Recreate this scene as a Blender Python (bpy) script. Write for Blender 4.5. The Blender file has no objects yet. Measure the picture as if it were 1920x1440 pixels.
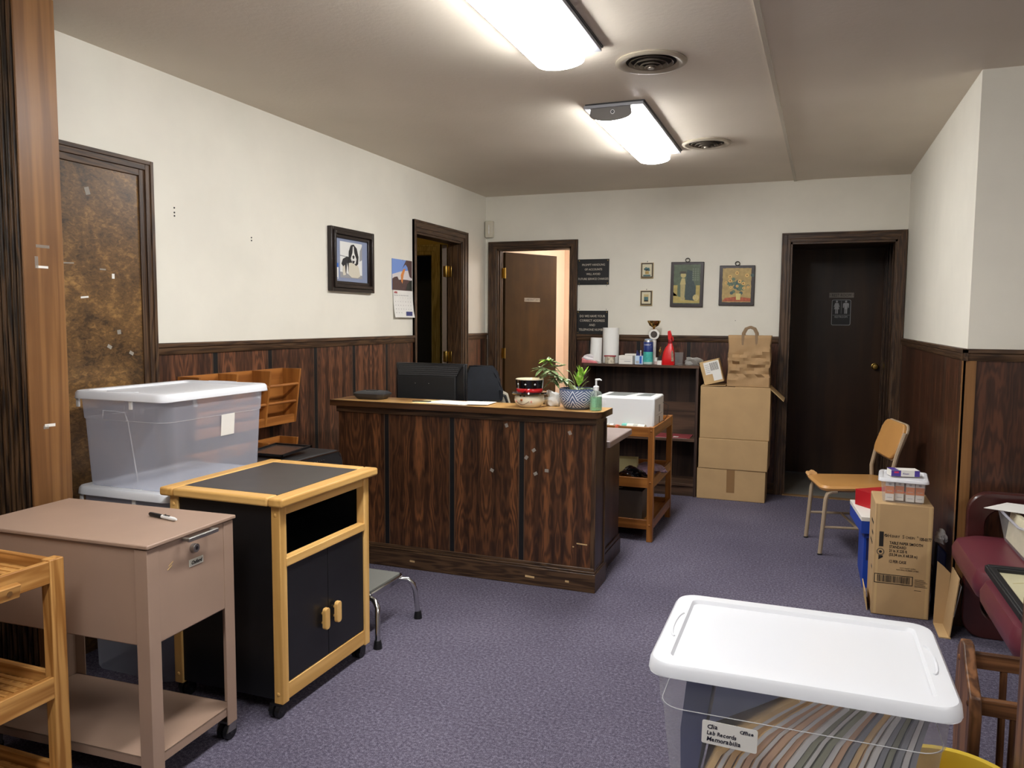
import bpy, bmesh, math, random
from mathutils import Matrix, Vector, Euler
sc = bpy.context.scene
random.seed(7)
PI = math.pi

# ------------------------------------------------------------------ camera
F_PX, YAW, PITCH, ROLL, CAMZ = 1459.15, 0.36350, 0.0813, 0.0065, 1.3581
cy, sy, cp, sp = math.cos(YAW), math.sin(YAW), math.cos(PITCH), math.sin(PITCH)
fwd = Vector((-sy*cp, cy*cp, -sp)); rgt = Vector((cy, sy, 0)); upv = rgt.cross(fwd)
r2 = math.cos(ROLL)*rgt + math.sin(ROLL)*upv; u2 = -math.sin(ROLL)*rgt + math.cos(ROLL)*upv
cd = bpy.data.cameras.new('camera'); cam = bpy.data.objects.new('camera', cd)
sc.collection.objects.link(cam); sc.camera = cam
cd.sensor_fit = 'HORIZONTAL'; cd.sensor_width = 36; cd.lens = F_PX/1920*36; cd.clip_start = .05; cd.clip_end = 60
cam.matrix_world = Matrix(((r2.x, u2.x, -fwd.x, 0), (r2.y, u2.y, -fwd.y, 0), (r2.z, u2.z, -fwd.z, CAMZ), (0, 0, 0, 1)))
# ------------------------------------------------------------------ world, exposure
w = bpy.data.worlds.new('world'); sc.world = w; w.use_nodes = True
w.node_tree.nodes['Background'].inputs[0].default_value = (.6, .65, .75, 1)
w.node_tree.nodes['Background'].inputs[1].default_value = .02
sc.view_settings.view_transform = 'Standard'; sc.view_settings.look = 'None'
sc.view_settings.gamma = 1; sc.view_settings.use_curve_mapping = False
sc.view_settings.exposure = 1.5
LAMP_E = 17.0          # strength of the wrap lenses of the ceiling fixtures

# ------------------------------------------------------------------ node helpers / materials
MATS = {}
def lin(c): return tuple(((v/255)/12.92 if v/255 <= .04045 else ((v/255+.055)/1.055)**2.4) for v in c) + (1,)
class NT:
    def __init__(s, name):
        s.m = bpy.data.materials.new(name); s.m.use_nodes = True; s.t = s.m.node_tree
        s.b = s.t.nodes['Principled BSDF']; s.out = s.t.nodes['Material Output']
    def n(s, typ, **k):
        nd = s.t.nodes.new(typ)
        for a, v in k.items(): setattr(nd, a, v)
        return nd
    def put(s, sock, v):
        if hasattr(v, 'is_output'): s.t.links.new(v, sock)
        else: sock.default_value = v
    def mt(s, op, a, b=0.0, c=0.0):
        nd = s.n('ShaderNodeMath', operation=op); s.put(nd.inputs[0], a); s.put(nd.inputs[1], b); s.put(nd.inputs[2], c); return nd.outputs[0]
    def mix(s, f, a, b):
        nd = s.n('ShaderNodeMix', data_type='RGBA'); s.put(nd.inputs['Factor'], f); s.put(nd.inputs['A'], a); s.put(nd.inputs['B'], b)
        return [o for o in nd.outputs if o.type == 'RGBA'][0]
    def ramp(s, f, stops):
        nd = s.n('ShaderNodeValToRGB'); e = nd.color_ramp.elements
        while len(e) < len(stops): e.new(.5)
        for i, (p, c) in enumerate(stops): e[i].position = p; e[i].color = c
        s.put(nd.inputs[0], f); return nd.outputs[0]
    def noise(s, vec, scale, detail=2, rough=.5, dist=0):
        nd = s.n('ShaderNodeTexNoise'); s.put(nd.inputs['Vector'], vec); s.put(nd.inputs['Scale'], scale)
        nd.inputs['Detail'].default_value = detail; nd.inputs['Roughness'].default_value = rough; nd.inputs['Distortion'].default_value = dist
        return nd.outputs['Fac']
    def comb(s, x, y, z):
        nd = s.n('ShaderNodeCombineXYZ'); s.put(nd.inputs[0], x); s.put(nd.inputs[1], y); s.put(nd.inputs[2], z); return nd.outputs[0]
    def obj(s): return s.n('ShaderNodeTexCoord').outputs['Object']
    def pos(s): return s.n('ShaderNodeNewGeometry').outputs['Position']
    def sep(s, v):
        nd = s.n('ShaderNodeSeparateXYZ'); s.put(nd.inputs[0], v); return nd.outputs
    def bump(s, h, strength=.3, dist=.002):
        nd = s.n('ShaderNodeBump'); s.put(nd.inputs['Height'], h); nd.inputs['Strength'].default_value = strength; nd.inputs['Distance'].default_value = dist
        s.t.links.new(nd.outputs[0], s.b.inputs['Normal'])
    def set(s, col=None, rough=.5, metal=0, spec=.5, **k):
        if col is not None: s.put(s.b.inputs['Base Color'], col)
        s.put(s.b.inputs['Roughness'], rough); s.b.inputs['Metallic'].default_value = metal
        s.b.inputs['Specular IOR Level'].default_value = spec
        for a, v in k.items(): s.put(s.b.inputs[a], v)
def M(name, rgb=None, rough=.5, metal=0, spec=.5, var=.0, scale=12, bump=0, bscale=200, emit=0, alpha=None, coat=0):
    """plain procedural material: colour with mild noise variation"""
    if name in MATS: return MATS[name]
    t = NT(name); c = lin(rgb)
    if var:
        f = t.noise(t.obj(), scale, 3); d = tuple(v*(1-var) for v in c[:3])+(1,); u = tuple(min(1, v*(1+var)) for v in c[:3])+(1,)
        col = t.ramp(f, [(.3, d), (.7, u)])
    else: col = c
    t.set(col, rough, metal, spec)
    if bump: t.bump(t.noise(t.obj(), bscale, 3), bump)
    if emit: t.b.inputs['Emission Color'].default_value = c; t.b.inputs['Emission Strength'].default_value = emit
    if coat: t.b.inputs['Coat Weight'].default_value = coat
    if alpha is not None: t.b.inputs['Alpha'].default_value = alpha
    MATS[name] = t.m; return t.m
def WOOD(name, c1, c2, axis='z', scale=14, freq=10, rough=.4, stretch=.07, blotch=0, spec=.4, fine=.25):
    """grain stretched along an axis"""
    if name in MATS: return MATS[name]
    t = NT(name); o = t.sep(t.obj()); k = {'x': 0, 'y': 1, 'z': 2}[axis]
    v = [o[0], o[1], o[2]]; v[k] = t.mt('MULTIPLY', v[k], stretch)
    vec = t.comb(*v)
    n = t.noise(vec, scale, 3, .55, .3)
    s = t.mt('SINE', t.mt('MULTIPLY', n, freq*6.28)); s = t.mt('MULTIPLY_ADD', s, .5, .5)
    fn = t.noise(vec, scale*14, 2, .6)
    s = t.mt('ADD', t.mt('MULTIPLY', s, 1-fine), t.mt('MULTIPLY', fn, fine))
    if blotch: s = t.mt('ADD', t.mt('MULTIPLY', s, 1-blotch), t.mt('MULTIPLY', t.noise(t.obj(), 5, 3), blotch))
    col = t.ramp(s, [(.1, lin(c1)), (.85, lin(c2))])
    t.set(col, rough, 0, spec); t.bump(s, .12, .001); MATS[name] = t.m; return t.m
def ROSE(name, axis, u0, pitch, gain=1.0, groove=.038, red=(116, 74, 50), dark=(40, 26, 21)):
    """rosewood panelling: bookmatched figure with dark grooves every pitch metres"""
    t = NT(name); p = t.sep(t.pos()); u = p[0] if axis == 'x' else p[1]
    q = t.mt('DIVIDE', t.mt('SUBTRACT', u, u0), pitch); idn = t.mt('FLOOR', q); f = t.mt('SUBTRACT', q, idn)
    a = t.mt('ABSOLUTE', t.mt('SUBTRACT', f, .5))
    vz = p[2]
    n1 = t.noise(t.comb(t.mt('MULTIPLY', a, 3.2), t.mt('MULTIPLY', idn, 5.7), t.mt('MULTIPLY', vz, 1.3)), 1.6, 3, .5)
    ph = t.mt('ADD', t.mt('MULTIPLY', a, 40), t.mt('MULTIPLY', n1, 66))
    s = t.mt('MULTIPLY_ADD', t.mt('SINE', ph), .5, .5)
    n2 = t.noise(t.comb(t.mt('MULTIPLY', a, 26), t.mt('MULTIPLY', idn, 3.1), t.mt('MULTIPLY', vz, 5)), 1.0, 3, .6)
    n3 = t.noise(t.comb(t.mt('MULTIPLY', u, 300), 0, t.mt('MULTIPLY', vz, 8)), 1.0, 2, .6)
    band = t.noise(t.comb(t.mt('MULTIPLY', a, 9), t.mt('MULTIPLY', idn, 9.1), t.mt('MULTIPLY', vz, .5)), 1.0, 1)
    s = t.mt('ADD', t.mt('MULTIPLY', s, .30), t.mt('ADD', t.mt('MULTIPLY', n2, .28), t.mt('MULTIPLY', n3, .42)))
    s = t.mt('MULTIPLY', s, t.mt('MULTIPLY_ADD', band, 2.2, -.12))
    col = t.ramp(s, [(.18, lin(dark)), (.5, lin(tuple((x+y)/2 for x, y in zip(dark, red)))), (.82, lin(red))])
    g = t.mt('GREATER_THAN', a, .5-groove)
    e = t.mt('MULTIPLY', t.mt('GREATER_THAN', a, .5-groove-.012), t.mt('SUBTRACT', 1, g))
    col = t.mix(e, col, lin((84, 62, 46))); col = t.mix(g, col, lin((24, 24, 25)))
    t.set(col, .33, 0, .45); t.bump(t.mt('SUBTRACT', s, t.mt('MULTIPLY', g, 2)), .15, .001)
    MATS[name] = t.m; return t.m
def PLASTIC(name, rgb, alpha, rough=.25, tint=(1, 1, 1, 1)):
    """translucent polypropylene: part transparent, part milky"""
    t = NT(name); c = lin(rgb)
    t.set(c, rough, 0, .5)
    fr = t.n('ShaderNodeLayerWeight'); fr.inputs[0].default_value = .35
    a = t.mt('ADD', alpha, t.mt('MULTIPLY', fr.outputs['Facing'], .25))
    tr = t.n('ShaderNodeBsdfTransparent'); tr.inputs[0].default_value = tint
    mx = t.n('ShaderNodeMixShader'); t.put(mx.inputs[0], a); t.t.links.new(tr.outputs[0], mx.inputs[1])
    tl = t.n('ShaderNodeBsdfTranslucent'); tl.inputs[0].default_value = c; m2 = t.n('ShaderNodeMixShader'); m2.inputs[0].default_value = .45
    t.t.links.new(t.b.outputs[0], m2.inputs[1]); t.t.links.new(tl.outputs[0], m2.inputs[2]); t.t.links.new(m2.outputs[0], mx.inputs[2])
    t.t.links.new(mx.outputs[0], t.out.inputs[0]); MATS[name] = t.m; return t.m

def wallmat(name, rgb, stain):
    t = NT(name); f = t.noise(t.pos(), 1.6, 4, .6); c = lin(rgb); d = tuple(v*stain for v in c[:3])+(1,)
    t.set(t.ramp(f, [(.35, d), (.6, c)]), .55, 0, .3); t.bump(t.noise(t.pos(), 60, 3), .12, .003); MATS[name] = t.m; return t.m
cream = wallmat('cream_wall_paint', (230, 226, 213), .93)
peach = wallmat('peach_wall_paint', (226, 202, 178), .96)
olive = wallmat('olive_hall_paint', (150, 130, 70), .9)
t = NT('ceiling_paint'); f = t.noise(t.pos(), 1.1, 3, .5); t.set(t.ramp(f, [(.3, lin((216, 206, 190))), (.7, lin((228, 218, 202)))]), .6, 0, .25)
t.bump(t.noise(t.pos(), 45, 4, .6), .25, .004); ceil_m = t.m
t = NT('carpet'); a = t.noise(t.pos(), 420, 2, .7); b = t.noise(t.pos(), 1.2, 2); c = t.noise(t.pos(), 90, 3, .7)
s = t.mt('ADD', t.mt('MULTIPLY', a, .55), t.mt('ADD', t.mt('MULTIPLY', c, .35), t.mt('MULTIPLY', b, .10)))
t.set(t.ramp(s, [(.36, lin((46, 42, 56))), (.5, lin((92, 87, 103))), (.64, lin((156, 150, 166)))]), .95, 0, .1); t.bump(a, .6, .004); carpet = t.m
vinyl = M('grey_vinyl', (128, 126, 120), .4, var=.08)
rose_y = ROSE('rosewood_left', 'y', 3.022, .4115)
rose_x = ROSE('rosewood_back', 'x', -1.32, .4115, red=(94, 60, 46))
rose_r = ROSE('rosewood_right', 'y', 4.03, .4115, groove=.01, red=(88, 52, 34), dark=(40, 24, 16))
rose_ret = ROSE('rosewood_return', 'x', .66, .4115, groove=.02, red=(88, 54, 38))
rose_desk = ROSE('rosewood_desk', 'x', -.9605, .3945, groove=.032, red=(118, 74, 44), dark=(34, 21, 15))
trim_z = WOOD('dark_trim_upright', (50, 34, 23), (86, 63, 43), 'z')
trim_x = WOOD('dark_trim_across', (50, 34, 23), (86, 63, 43), 'x')
trim_y = WOOD('dark_trim_along', (50, 34, 23), (86, 63, 43), 'y')
col_m = WOOD('stained_pine', (100, 66, 37), (142, 101, 60), 'z', 15, 3, .35, .04, .35)
flute_m = WOOD('shade_toned_fluted_wood', (30, 20, 12), (86, 62, 40), 'z', 20, 6)  # shade of the side facing away from the lamps put into the wood colour
veneer = WOOD('door_veneer', (50, 34, 15), (90, 64, 31), 'z', 5, 1.6, .35, .15, .5)
veneer_dk = WOOD('dark_door_veneer', (44, 28, 18), (70, 46, 28), 'z', 6, 2, .3, .1, .4)
def birdseye():
    t = NT('mottled_door_veneer'); v = t.obj(); n = t.noise(v, 4, 4, .6, 1.2); o = t.sep(v)
    m = t.noise(t.comb(t.mt('MULTIPLY', o[1], 40), o[0], t.mt('MULTIPLY', o[2], 70)), 1, 3, .7, .8)
    s = t.mt('ADD', t.mt('MULTIPLY', n, .6), t.mt('MULTIPLY', m, .4))
    t.set(t.ramp(s, [(.38, lin((58, 42, 26))), (.52, lin((104, 76, 44))), (.66, lin((156, 118, 68)))]), .35, 0, .4); return t.m
bird = birdseye()
beech = WOOD('beech', (202, 154, 84), (230, 184, 112), 'z', 9, 3, .4, .06)
beech_y = WOOD('beech_along', (202, 154, 84), (230, 184, 112), 'y', 9, 3, .4, .06)
beech_x = WOOD('beech_across', (202, 154, 84), (230, 184, 112), 'x', 9, 3, .4, .06)
oak = {a: WOOD('oak_'+a, (148, 98, 44), (196, 146, 82), a, 16, 6, .45, .05) for a in 'xyz'}
teak = {a: WOOD('teak_'+a, (122, 72, 26), (160, 102, 44), a, 14, 3, .4, .05) for a in 'xyz'}
rackw = {a: WOOD('walnut_'+a, (66, 40, 24), (122, 82, 52), a, 16, 4, .4, .05) for a in 'xyz'}
walnut_d = WOOD('bookcase_laminate', (48, 34, 28), (74, 54, 44), 'z', 18, 3, .45, .06)
walnut_h = WOOD('bookcase_laminate_across', (60, 44, 34), (92, 68, 52), 'x', 10, 4, .45, .1)
black_lam = M('black_laminate', (20, 20, 22), .38, var=.15)
black_top = M('black_laminate_top', (62, 58, 56), .42, var=.12, scale=9)
tan_metal = M('tan_painted_steel', (160, 134, 116), .42, var=.04, scale=6)
chrome = M('chrome', (200, 200, 200), .18, metal=1)
brass = M('brass', (190, 158, 84), .28, metal=1)
steel = M('brushed_steel', (170, 168, 164), .4, metal=1)
blk = M('black_plastic', (18, 18, 20), .35)
blk_m = M('black_matte', (14, 14, 16), .6, var=.2, scale=30)
dkgrey = M('dark_grey_plastic', (46, 46, 48), .45)
white_p = M('white_plastic', (226, 226, 224), .4)
def translid():
    t = NT('white_lid_plastic'); c = lin((234, 236, 240)); t.set(c, .33, 0, .5); tl = t.n('ShaderNodeBsdfTranslucent'); tl.inputs[0].default_value = c
    mx = t.n('ShaderNodeMixShader'); mx.inputs[0].default_value = .22; t.t.links.new(t.b.outputs[0], mx.inputs[1]); t.t.links.new(tl.outputs[0], mx.inputs[2]); t.t.links.new(mx.outputs[0], t.out.inputs[0]); return t.m
white_lid = translid()
paper = M('white_paper', (228, 226, 220), .7, var=.02)
cardb = M('cardboard', (184, 152, 108), .8, var=.06, scale=7)
cardb2 = M('cardboard_edge', (196, 164, 116), .8, var=.06, scale=7)
card_in = M('cardboard_inside', (130, 100, 66), .85, var=.05)
tapem = M('brown_packing_tape', (142, 108, 70), .35)
clear = PLASTIC('clear_bin_plastic', (226, 230, 244), .31)
clear2 = PLASTIC('clearer_bin_plastic', (222, 224, 230), .15, .15)
glass = PLASTIC('clear_tumbler_plastic', (200, 205, 205), .12, .08)
ink = M('black_ink', (26, 22, 20), .6)
red = M('red_plastic', (206, 24, 28), .3)
scotch = PLASTIC('clear_tape', (225, 220, 210), .35, .15)

# ------------------------------------------------------------------ geometry helpers
WM = {}
class G:
    def __init__(s): s.bm = bmesh.new(); s.mats = []
    def mi(s, m):
        if m not in s.mats: s.mats.append(m)
        return s.mats.index(m)
    def face(s, vs, m, smooth=False):
        try: f = s.bm.faces.new(vs)
        except ValueError: return None
        f.material_index = s.mi(m); f.smooth = smooth; return f
    def box(s, x0, x1, y0, y1, z0, z1, m):
        v = [s.bm.verts.new((x, y, z)) for z in (z0, z1) for y in (y0, y1) for x in (x0, x1)]
        for q in ((0, 2, 3, 1), (4, 5, 7, 6), (0, 1, 5, 4), (2, 6, 7, 3), (0, 4, 6, 2), (1, 3, 7, 5)): s.face([v[i] for i in q], m)
        return v
    def obox(s, c, size, rot, m):
        v = s.box(-size[0]/2, size[0]/2, -size[1]/2, size[1]/2, -size[2]/2, size[2]/2, m)
        R = Euler(rot).to_matrix()
        for q in v: q.co = R @ q.co + Vector(c)
        return v
    def prism(s, pts, ax, a, b, m, cap=True, smooth=False):
        P = {'y': lambda p, t: (p[0], t, p[1]), 'z': lambda p, t: (p[0], p[1], t), 'x': lambda p, t: (t, p[0], p[1])}[ax]
        A = [s.bm.verts.new(P(p, a)) for p in pts]; B = [s.bm.verts.new(P(p, b)) for p in pts]; n = len(pts)
        for i in range(n): s.face([A[i], A[(i+1) % n], B[(i+1) % n], B[i]], m, smooth)
        if cap: s.face(A[::-1], m); s.face(B, m)
    def ring(s, c, r, u, v, seg): return [s.bm.verts.new(Vector(c)+r*(math.cos(2*PI*i/seg)*u+math.sin(2*PI*i/seg)*v)) for i in range(seg)]
    def loft(s, rings, m, cap=True, smooth=True):
        for A, B in zip(rings, rings[1:]):
            n = len(A)
            for i in range(n): s.face([A[i], A[(i+1) % n], B[(i+1) % n], B[i]], m, smooth)
        if cap: s.face(rings[0][::-1], m); s.face(rings[-1], m)
    def tube(s, pts, r, m, seg=10, cap=True, flat=1):
        pts = [Vector(p) for p in pts]; rs = r if isinstance(r, (list, tuple)) else [r]*len(pts); R = []
        pu = None
        for i, p in enumerate(pts):
            d = (pts[min(i+1, len(pts)-1)]-pts[max(i-1, 0)]).normalized()
            ref = Vector((0, 0, 1)) if abs(d.z) < .95 else Vector((1, 0, 0))
            u = (pu - d*pu.dot(d)).normalized() if pu else d.cross(ref).normalized()
            pu = u; v = d.cross(u)
            R.append(s.ring(p, rs[i], u, v*flat, seg))
        s.loft(R, m, cap)
    def cyl(s, p0, p1, r, m, seg=16, r1=None): s.tube([p0, p1], [r, r if r1 is None else r1], m, seg)
    def lathe(s, prof, m, c=(0, 0, 0), seg=24, cap=True, sx=1, sy=1):
        """prof: list of (r, z) or (r, z, material)"""
        R = []; prev = None
        for q in prof:
            ring = [s.bm.verts.new((c[0]+q[0]*sx*math.cos(2*PI*i/seg), c[1]+q[0]*sy*math.sin(2*PI*i/seg), c[2]+q[1])) for i in range(seg)]
            mm = q[2] if len(q) > 2 else m
            if prev:
                for i in range(seg): s.face([prev[i], prev[(i+1) % seg], ring[(i+1) % seg], ring[i]], mm, True)
            elif cap: s.face(ring[::-1], mm)
            prev = ring; last = mm
        if cap: s.face(prev, last)
    def ball(s, c, r, m, seg=12):
        r = r if isinstance(r, (tuple, list)) else (r, r, r); n = seg//2+1
        prof = [(max(1e-4, math.sin(PI*i/n)), -math.cos(PI*i/n)) for i in range(n+1)]
        R = [[s.bm.verts.new((c[0]+q[0]*r[0]*math.cos(2*PI*i/seg), c[1]+q[0]*r[1]*math.sin(2*PI*i/seg), c[2]+q[1]*r[2])) for i in range(seg)] for q in prof]
        s.loft(R, m, False)
    def flat(s, pts, y, m, th=.0004):
        """thin print in the xz plane facing -y"""
        s.prism(pts, 'y', y, y+th, m)
    def rect(s, x0, x1, z0, z1, y, m, th=.0004): s.box(x0, x1, y, y+th, z0, z1, m)
    def disc(s, x, z, r, y, m, seg=14, th=.0004, rz=None): s.flat([(x+r*math.cos(2*PI*i/seg), z+(rz or r)*math.sin(2*PI*i/seg)) for i in range(seg)], y, m, th)
    def text(s, st, size, x, z, y, m, align='LEFT', sx=1.0, shear=0, bold=0, rot=0):
        cu = bpy.data.curves.new('lettering', 'FONT'); cu.body = st; cu.size = size; cu.align_x = align; cu.extrude = .0002; cu.shear = shear; cu.resolution_u = 2
        if bold: cu.offset = bold
        o = bpy.data.objects.new('lettering', cu); sc.collection.objects.link(o)
        me = bpy.data.meshes.new_from_object(o.evaluated_get(bpy.context.evaluated_depsgraph_get()))
        bpy.data.objects.remove(o); bpy.data.curves.remove(cu)
        k = len(s.bm.verts); nf = len(s.bm.faces); s.bm.from_mesh(me); bpy.data.meshes.remove(me)
        s.bm.verts.ensure_lookup_table(); s.bm.faces.ensure_lookup_table()
        ca, sa = math.cos(rot), math.sin(rot)
        for v in s.bm.verts[k:]:
            a, b, c = v.co; a *= sx; v.co = (x+a*ca-b*sa, y-c, z+a*sa+b*ca)
        i = s.mi(m)
        for f in s.bm.faces[nf:]: f.material_index = i
    def xf(s, mat):
        for v in s.bm.verts: v.co = mat @ v.co
        return s
    def obj(s, name, parent=None, bevel=0, seg=2, world=False, sharp=.6, solid=0, loc=None):
        bmesh.ops.recalc_face_normals(s.bm, faces=s.bm.faces)
        me = bpy.data.meshes.new(name); o = bpy.data.objects.new(name, me); sc.collection.objects.link(o)
        if parent:
            if world: s.bm.transform(WM[parent.name].inverted())
            o.parent = parent; WM[o.name] = WM[parent.name]
        else:
            if loc is None:
                xs = [v.co for v in s.bm.verts]
                loc = Vector(((min(v.x for v in xs)+max(v.x for v in xs))/2, (min(v.y for v in xs)+max(v.y for v in xs))/2, min(v.z for v in xs)))
                s.bm.transform(Matrix.Translation(-loc))
            o.location = loc; WM[o.name] = Matrix.Translation(loc)
        s.bm.to_mesh(me); s.bm.free()
        for m in s.mats: me.materials.append(m)
        me.set_sharp_from_angle(angle=sharp)
        if solid: md = o.modifiers.new('thickness', 'SOLIDIFY'); md.thickness = solid; md.offset = 0
        if bevel: md = o.modifiers.new('bevel', 'BEVEL'); md.width = bevel; md.segments = seg; md.limit_method = 'ANGLE'; md.angle_limit = .6
        return o
def thing(name, label, cat, loc=(0, 0, 0), rz=0, group=None):
    o = bpy.data.objects.new(name, None); sc.collection.objects.link(o); o.location = loc; o.rotation_euler = (0, 0, rz)
    o.empty_display_size = .05; WM[o.name] = Matrix.Translation(Vector(loc)) @ Matrix.Rotation(rz, 4, 'Z')
    if label: o['label'] = label; o['category'] = cat
    if group: o['group'] = group
    return o
def tag(o, label, cat, group=None, kind=None):
    o['label'] = label; o['category'] = cat
    if group: o['group'] = group
    if kind: o['kind'] = kind
    return o
def struct(o): o['kind'] = 'structure'; return o
def dup(root, loc, label=None, rz=None):
    r = root.copy(); sc.collection.objects.link(r); r.location = loc
    if rz is not None: r.rotation_euler = (0, 0, rz)
    if label: r['label'] = label
    WM[r.name] = Matrix.Translation(Vector(loc)) @ Matrix.Rotation(r.rotation_euler.z, 4, 'Z')
    for ch in list(root.children):
        c = ch.copy(); sc.collection.objects.link(c); c.parent = r
        for g in ch.children: d = g.copy(); sc.collection.objects.link(d); d.parent = c
    return r
def onebox(name, x0, x1, y0, y1, z0, z1, m, parent=None, bevel=0):
    g = G(); g.box(x0, x1, y0, y1, z0, z1, m); return g.obj(name, parent, bevel, world=bool(parent))
def rrect(hx, hy, r, n=5, cx=0, cy=0):
    P = []
    for (sx, sy, a0) in ((1, 1, 0), (-1, 1, 90), (-1, -1, 180), (1, -1, 270)):
        for i in range(n+1):
            a = math.radians(a0+90*i/n); P.append((cx+sx*(hx-r)+r*math.cos(a), cy+sy*(hy-r)+r*math.sin(a)))
    return P

# ================================================================== STRUCTURE
XL, XR, YB, YC, H = -2.70, .654, 6.4248, 3.911, 2.44
W_ = .12
struct(onebox('floor', XL-W_, 3.6, -2.6, YB+.02, -.05, 0, carpet))
struct(onebox('ceiling', XL-W_, 3.6, -2.6, YB+W_, H, H+.06, ceil_m))
g = G()
g.box(XL-W_, XL, -2.6, 5.103, 0, H, cream); g.box(XL-W_, XL, 5.103, 5.914, 2.0, H, cream); g.box(XL-W_, XL, 5.914, YB+W_, 0, H, cream)
wl = struct(g.obj('wall_left'))
g = G()
for a, b in ((XL, -2.598), (-1.912, -.156), (.588, .9)): g.box(a, b, YB, YB+W_, 0, H, cream)
g.box(-2.598, -1.912, YB, YB+W_, 1.986, H, cream); g.box(-.156, .588, YB, YB+W_, 1.972, H, cream)
wb = struct(g.obj('wall_back'))
g = G(); g.box(XR, XR+W_, YC, YB, 0, H, cream); wr = struct(g.obj('wall_right'))
g = G(); g.box(XR+W_, 3.6, YC, YC+W_, 0, H, cream); wt = struct(g.obj('wall_return'))
struct(onebox('wall_front', XL, 3.6, -2.6-W_, -2.6, 0, H, cream)); struct(onebox('wall_far_right', 3.6, 3.7, -2.6, YC, 0, H, cream))
# wainscot panels, children of their walls
RT = 1.2476
onebox('wainscot_panel', XL, XL+.006, 2.652, 5.05, 0, 1.20, rose_y, wl); onebox('wainscot_panel', XL, XL+.006, 6.0, YB, 0, 1.20, rose_y, wl)
onebox('wainscot_panel', XL, XL+.006, -2.5, 1.86, 0, 1.20, rose_y, wl)
onebox('wainscot_panel', -1.852, -.22, YB-.006, YB, 0, 1.20, rose_x, wb)
onebox('wainscot_panel', XR-.006, XR, YC, YB, 0, 1.20, rose_r, wr)
onebox('wainscot_panel', XR, 3.6, YC-.006, YC, 0, 1.20, rose_ret, wt)
def rail_prof(sgn=1): return [(0, 1.195), (.012, 1.195), (.016, 1.203), (.016, 1.225), (.022, 1.230), (.022, RT-.004), (.018, RT), (0, RT)]
n_tr = [0]
def trim_obj(g, bevel=0): n_tr[0] += 1; return struct(g.obj('trim_%d' % n_tr[0], bevel=bevel))
for y0, y1 in ((2.652, 5.052), (5.998, YB)):
    g = G(); g.prism([(XL+d, z) for d, z in rail_prof()], 'y', y0, y1, trim_y); trim_obj(g)
g = G(); g.prism([(YB-d, z) for d, z in rail_prof()], 'x', -1.850, -.221, trim_x); trim_obj(g)
g = G(); g.prism([(XR-d, z) for d, z in rail_prof()], 'y', YC-.022, YB, trim_y); trim_obj(g)
g = G(); g.prism([(YC-d, z) for d, z in rail_prof()], 'x', XR-.022, 3.6, trim_x); trim_obj(g)
g = G(); g.box(XR-.014, XR+.035, YC-.014, YC-.006, .0, 1.195, col_m); g.box(XR-.014, XR-.006, YC-.014, YC+.03, .0, 1.195, col_m); trim_obj(g)
g = G(); g.box(XL+.006, XL+.02, YB-.03, YB-.006, 0, 1.195, trim_z); trim_obj(g)
for nm, a in (('baseboard_left', (XL+.006, XL+.018, 2.652, 5.05)), ('baseboard_back', (-1.85, -.222, YB-.018, YB-.006)),
              ('baseboard_right', (XR-.018, XR-.006, YC+.03, YB)), ('baseboard_return', (XR+.035, 3.6, YC-.018, YC-.006))):
    struct(onebox(nm, a[0], a[1], a[2], a[3], 0, .09, trim_x if 'back' in nm or 'return' in nm else trim_y))
# ceiling batten
g = G(); g.obox((-.185, 3.9, H-.004), (.018, 5.06, .008), (0, 0, -.0185), M('batten_paint', (196, 188, 172), .5, var=.03)); trim_obj(g)
# casings
def casing(g, ax, fixed, a0, a1, o0, o1, zi, zo, m1, m2, sgn, floor=0):
    """stepped casing round an opening a0..a1 (outer o0..o1); ax: axis along the wall"""
    for (f, d) in ((0, .012), (.35, .019), (.8, .024)):
        A0, A1, Z = a0+(o0-a0)*f, a1+(o1-a1)*f, zi+(zo-zi)*f
        for (p, q, r, s_, mm) in ((o0, A0, floor, zo, m1), (A1, o1, floor, zo, m1), (A0, A1, Z, zo, m2)):
            lo, hi = sorted((fixed, fixed+sgn*d))
            if ax == 'x': g.box(p, q, lo, hi, r, s_, mm)
            else: g.box(lo, hi, p, q, r, s_, mm)
# --- door 1: near mottled flush door on the left wall
d1 = struct(thing('door_1', None, None, (XL, 2.3, 0)))
g = G()
for f, d in ((0, .014), (.4, .022), (.75, .028)):
    a = 2.583+(2.65-2.583)*f; z = 1.962+(2.03-1.962)*f
    g.box(XL, XL+d, a, 2.65, 0, 2.03, trim_z); g.box(XL, XL+d, 2.03, a, z, 2.03, trim_y)
g.obj('casing', d1, .002, world=True)
dp = onebox('door_panel', XL, XL+.006, 2.02, 2.583, 0, 1.962, bird, d1)
for (y, z, a, b, r, m_) in ((2.33, 1.86, .012, .03, .3, scotch), (2.39, 1.555, .016, .006, 0, scotch), (2.44, 1.53, .007, .02, 0, paper), (2.30, 1.44, .02, .007, .1, paper),
                       (2.46, 1.30, .01, .018, .1, scotch), (2.41, 1.24, .012, .014, -.5, scotch), (2.52, 1.21, .012, .014, -.5, scotch), (2.23, 1.57, .03, .005, .05, scotch)):
    g = G(); g.obox((XL+.007, y, z), (.001, a*1.8, b), (r, 0, 0), m_); g.obj('tape_scrap', dp, world=True)
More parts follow.
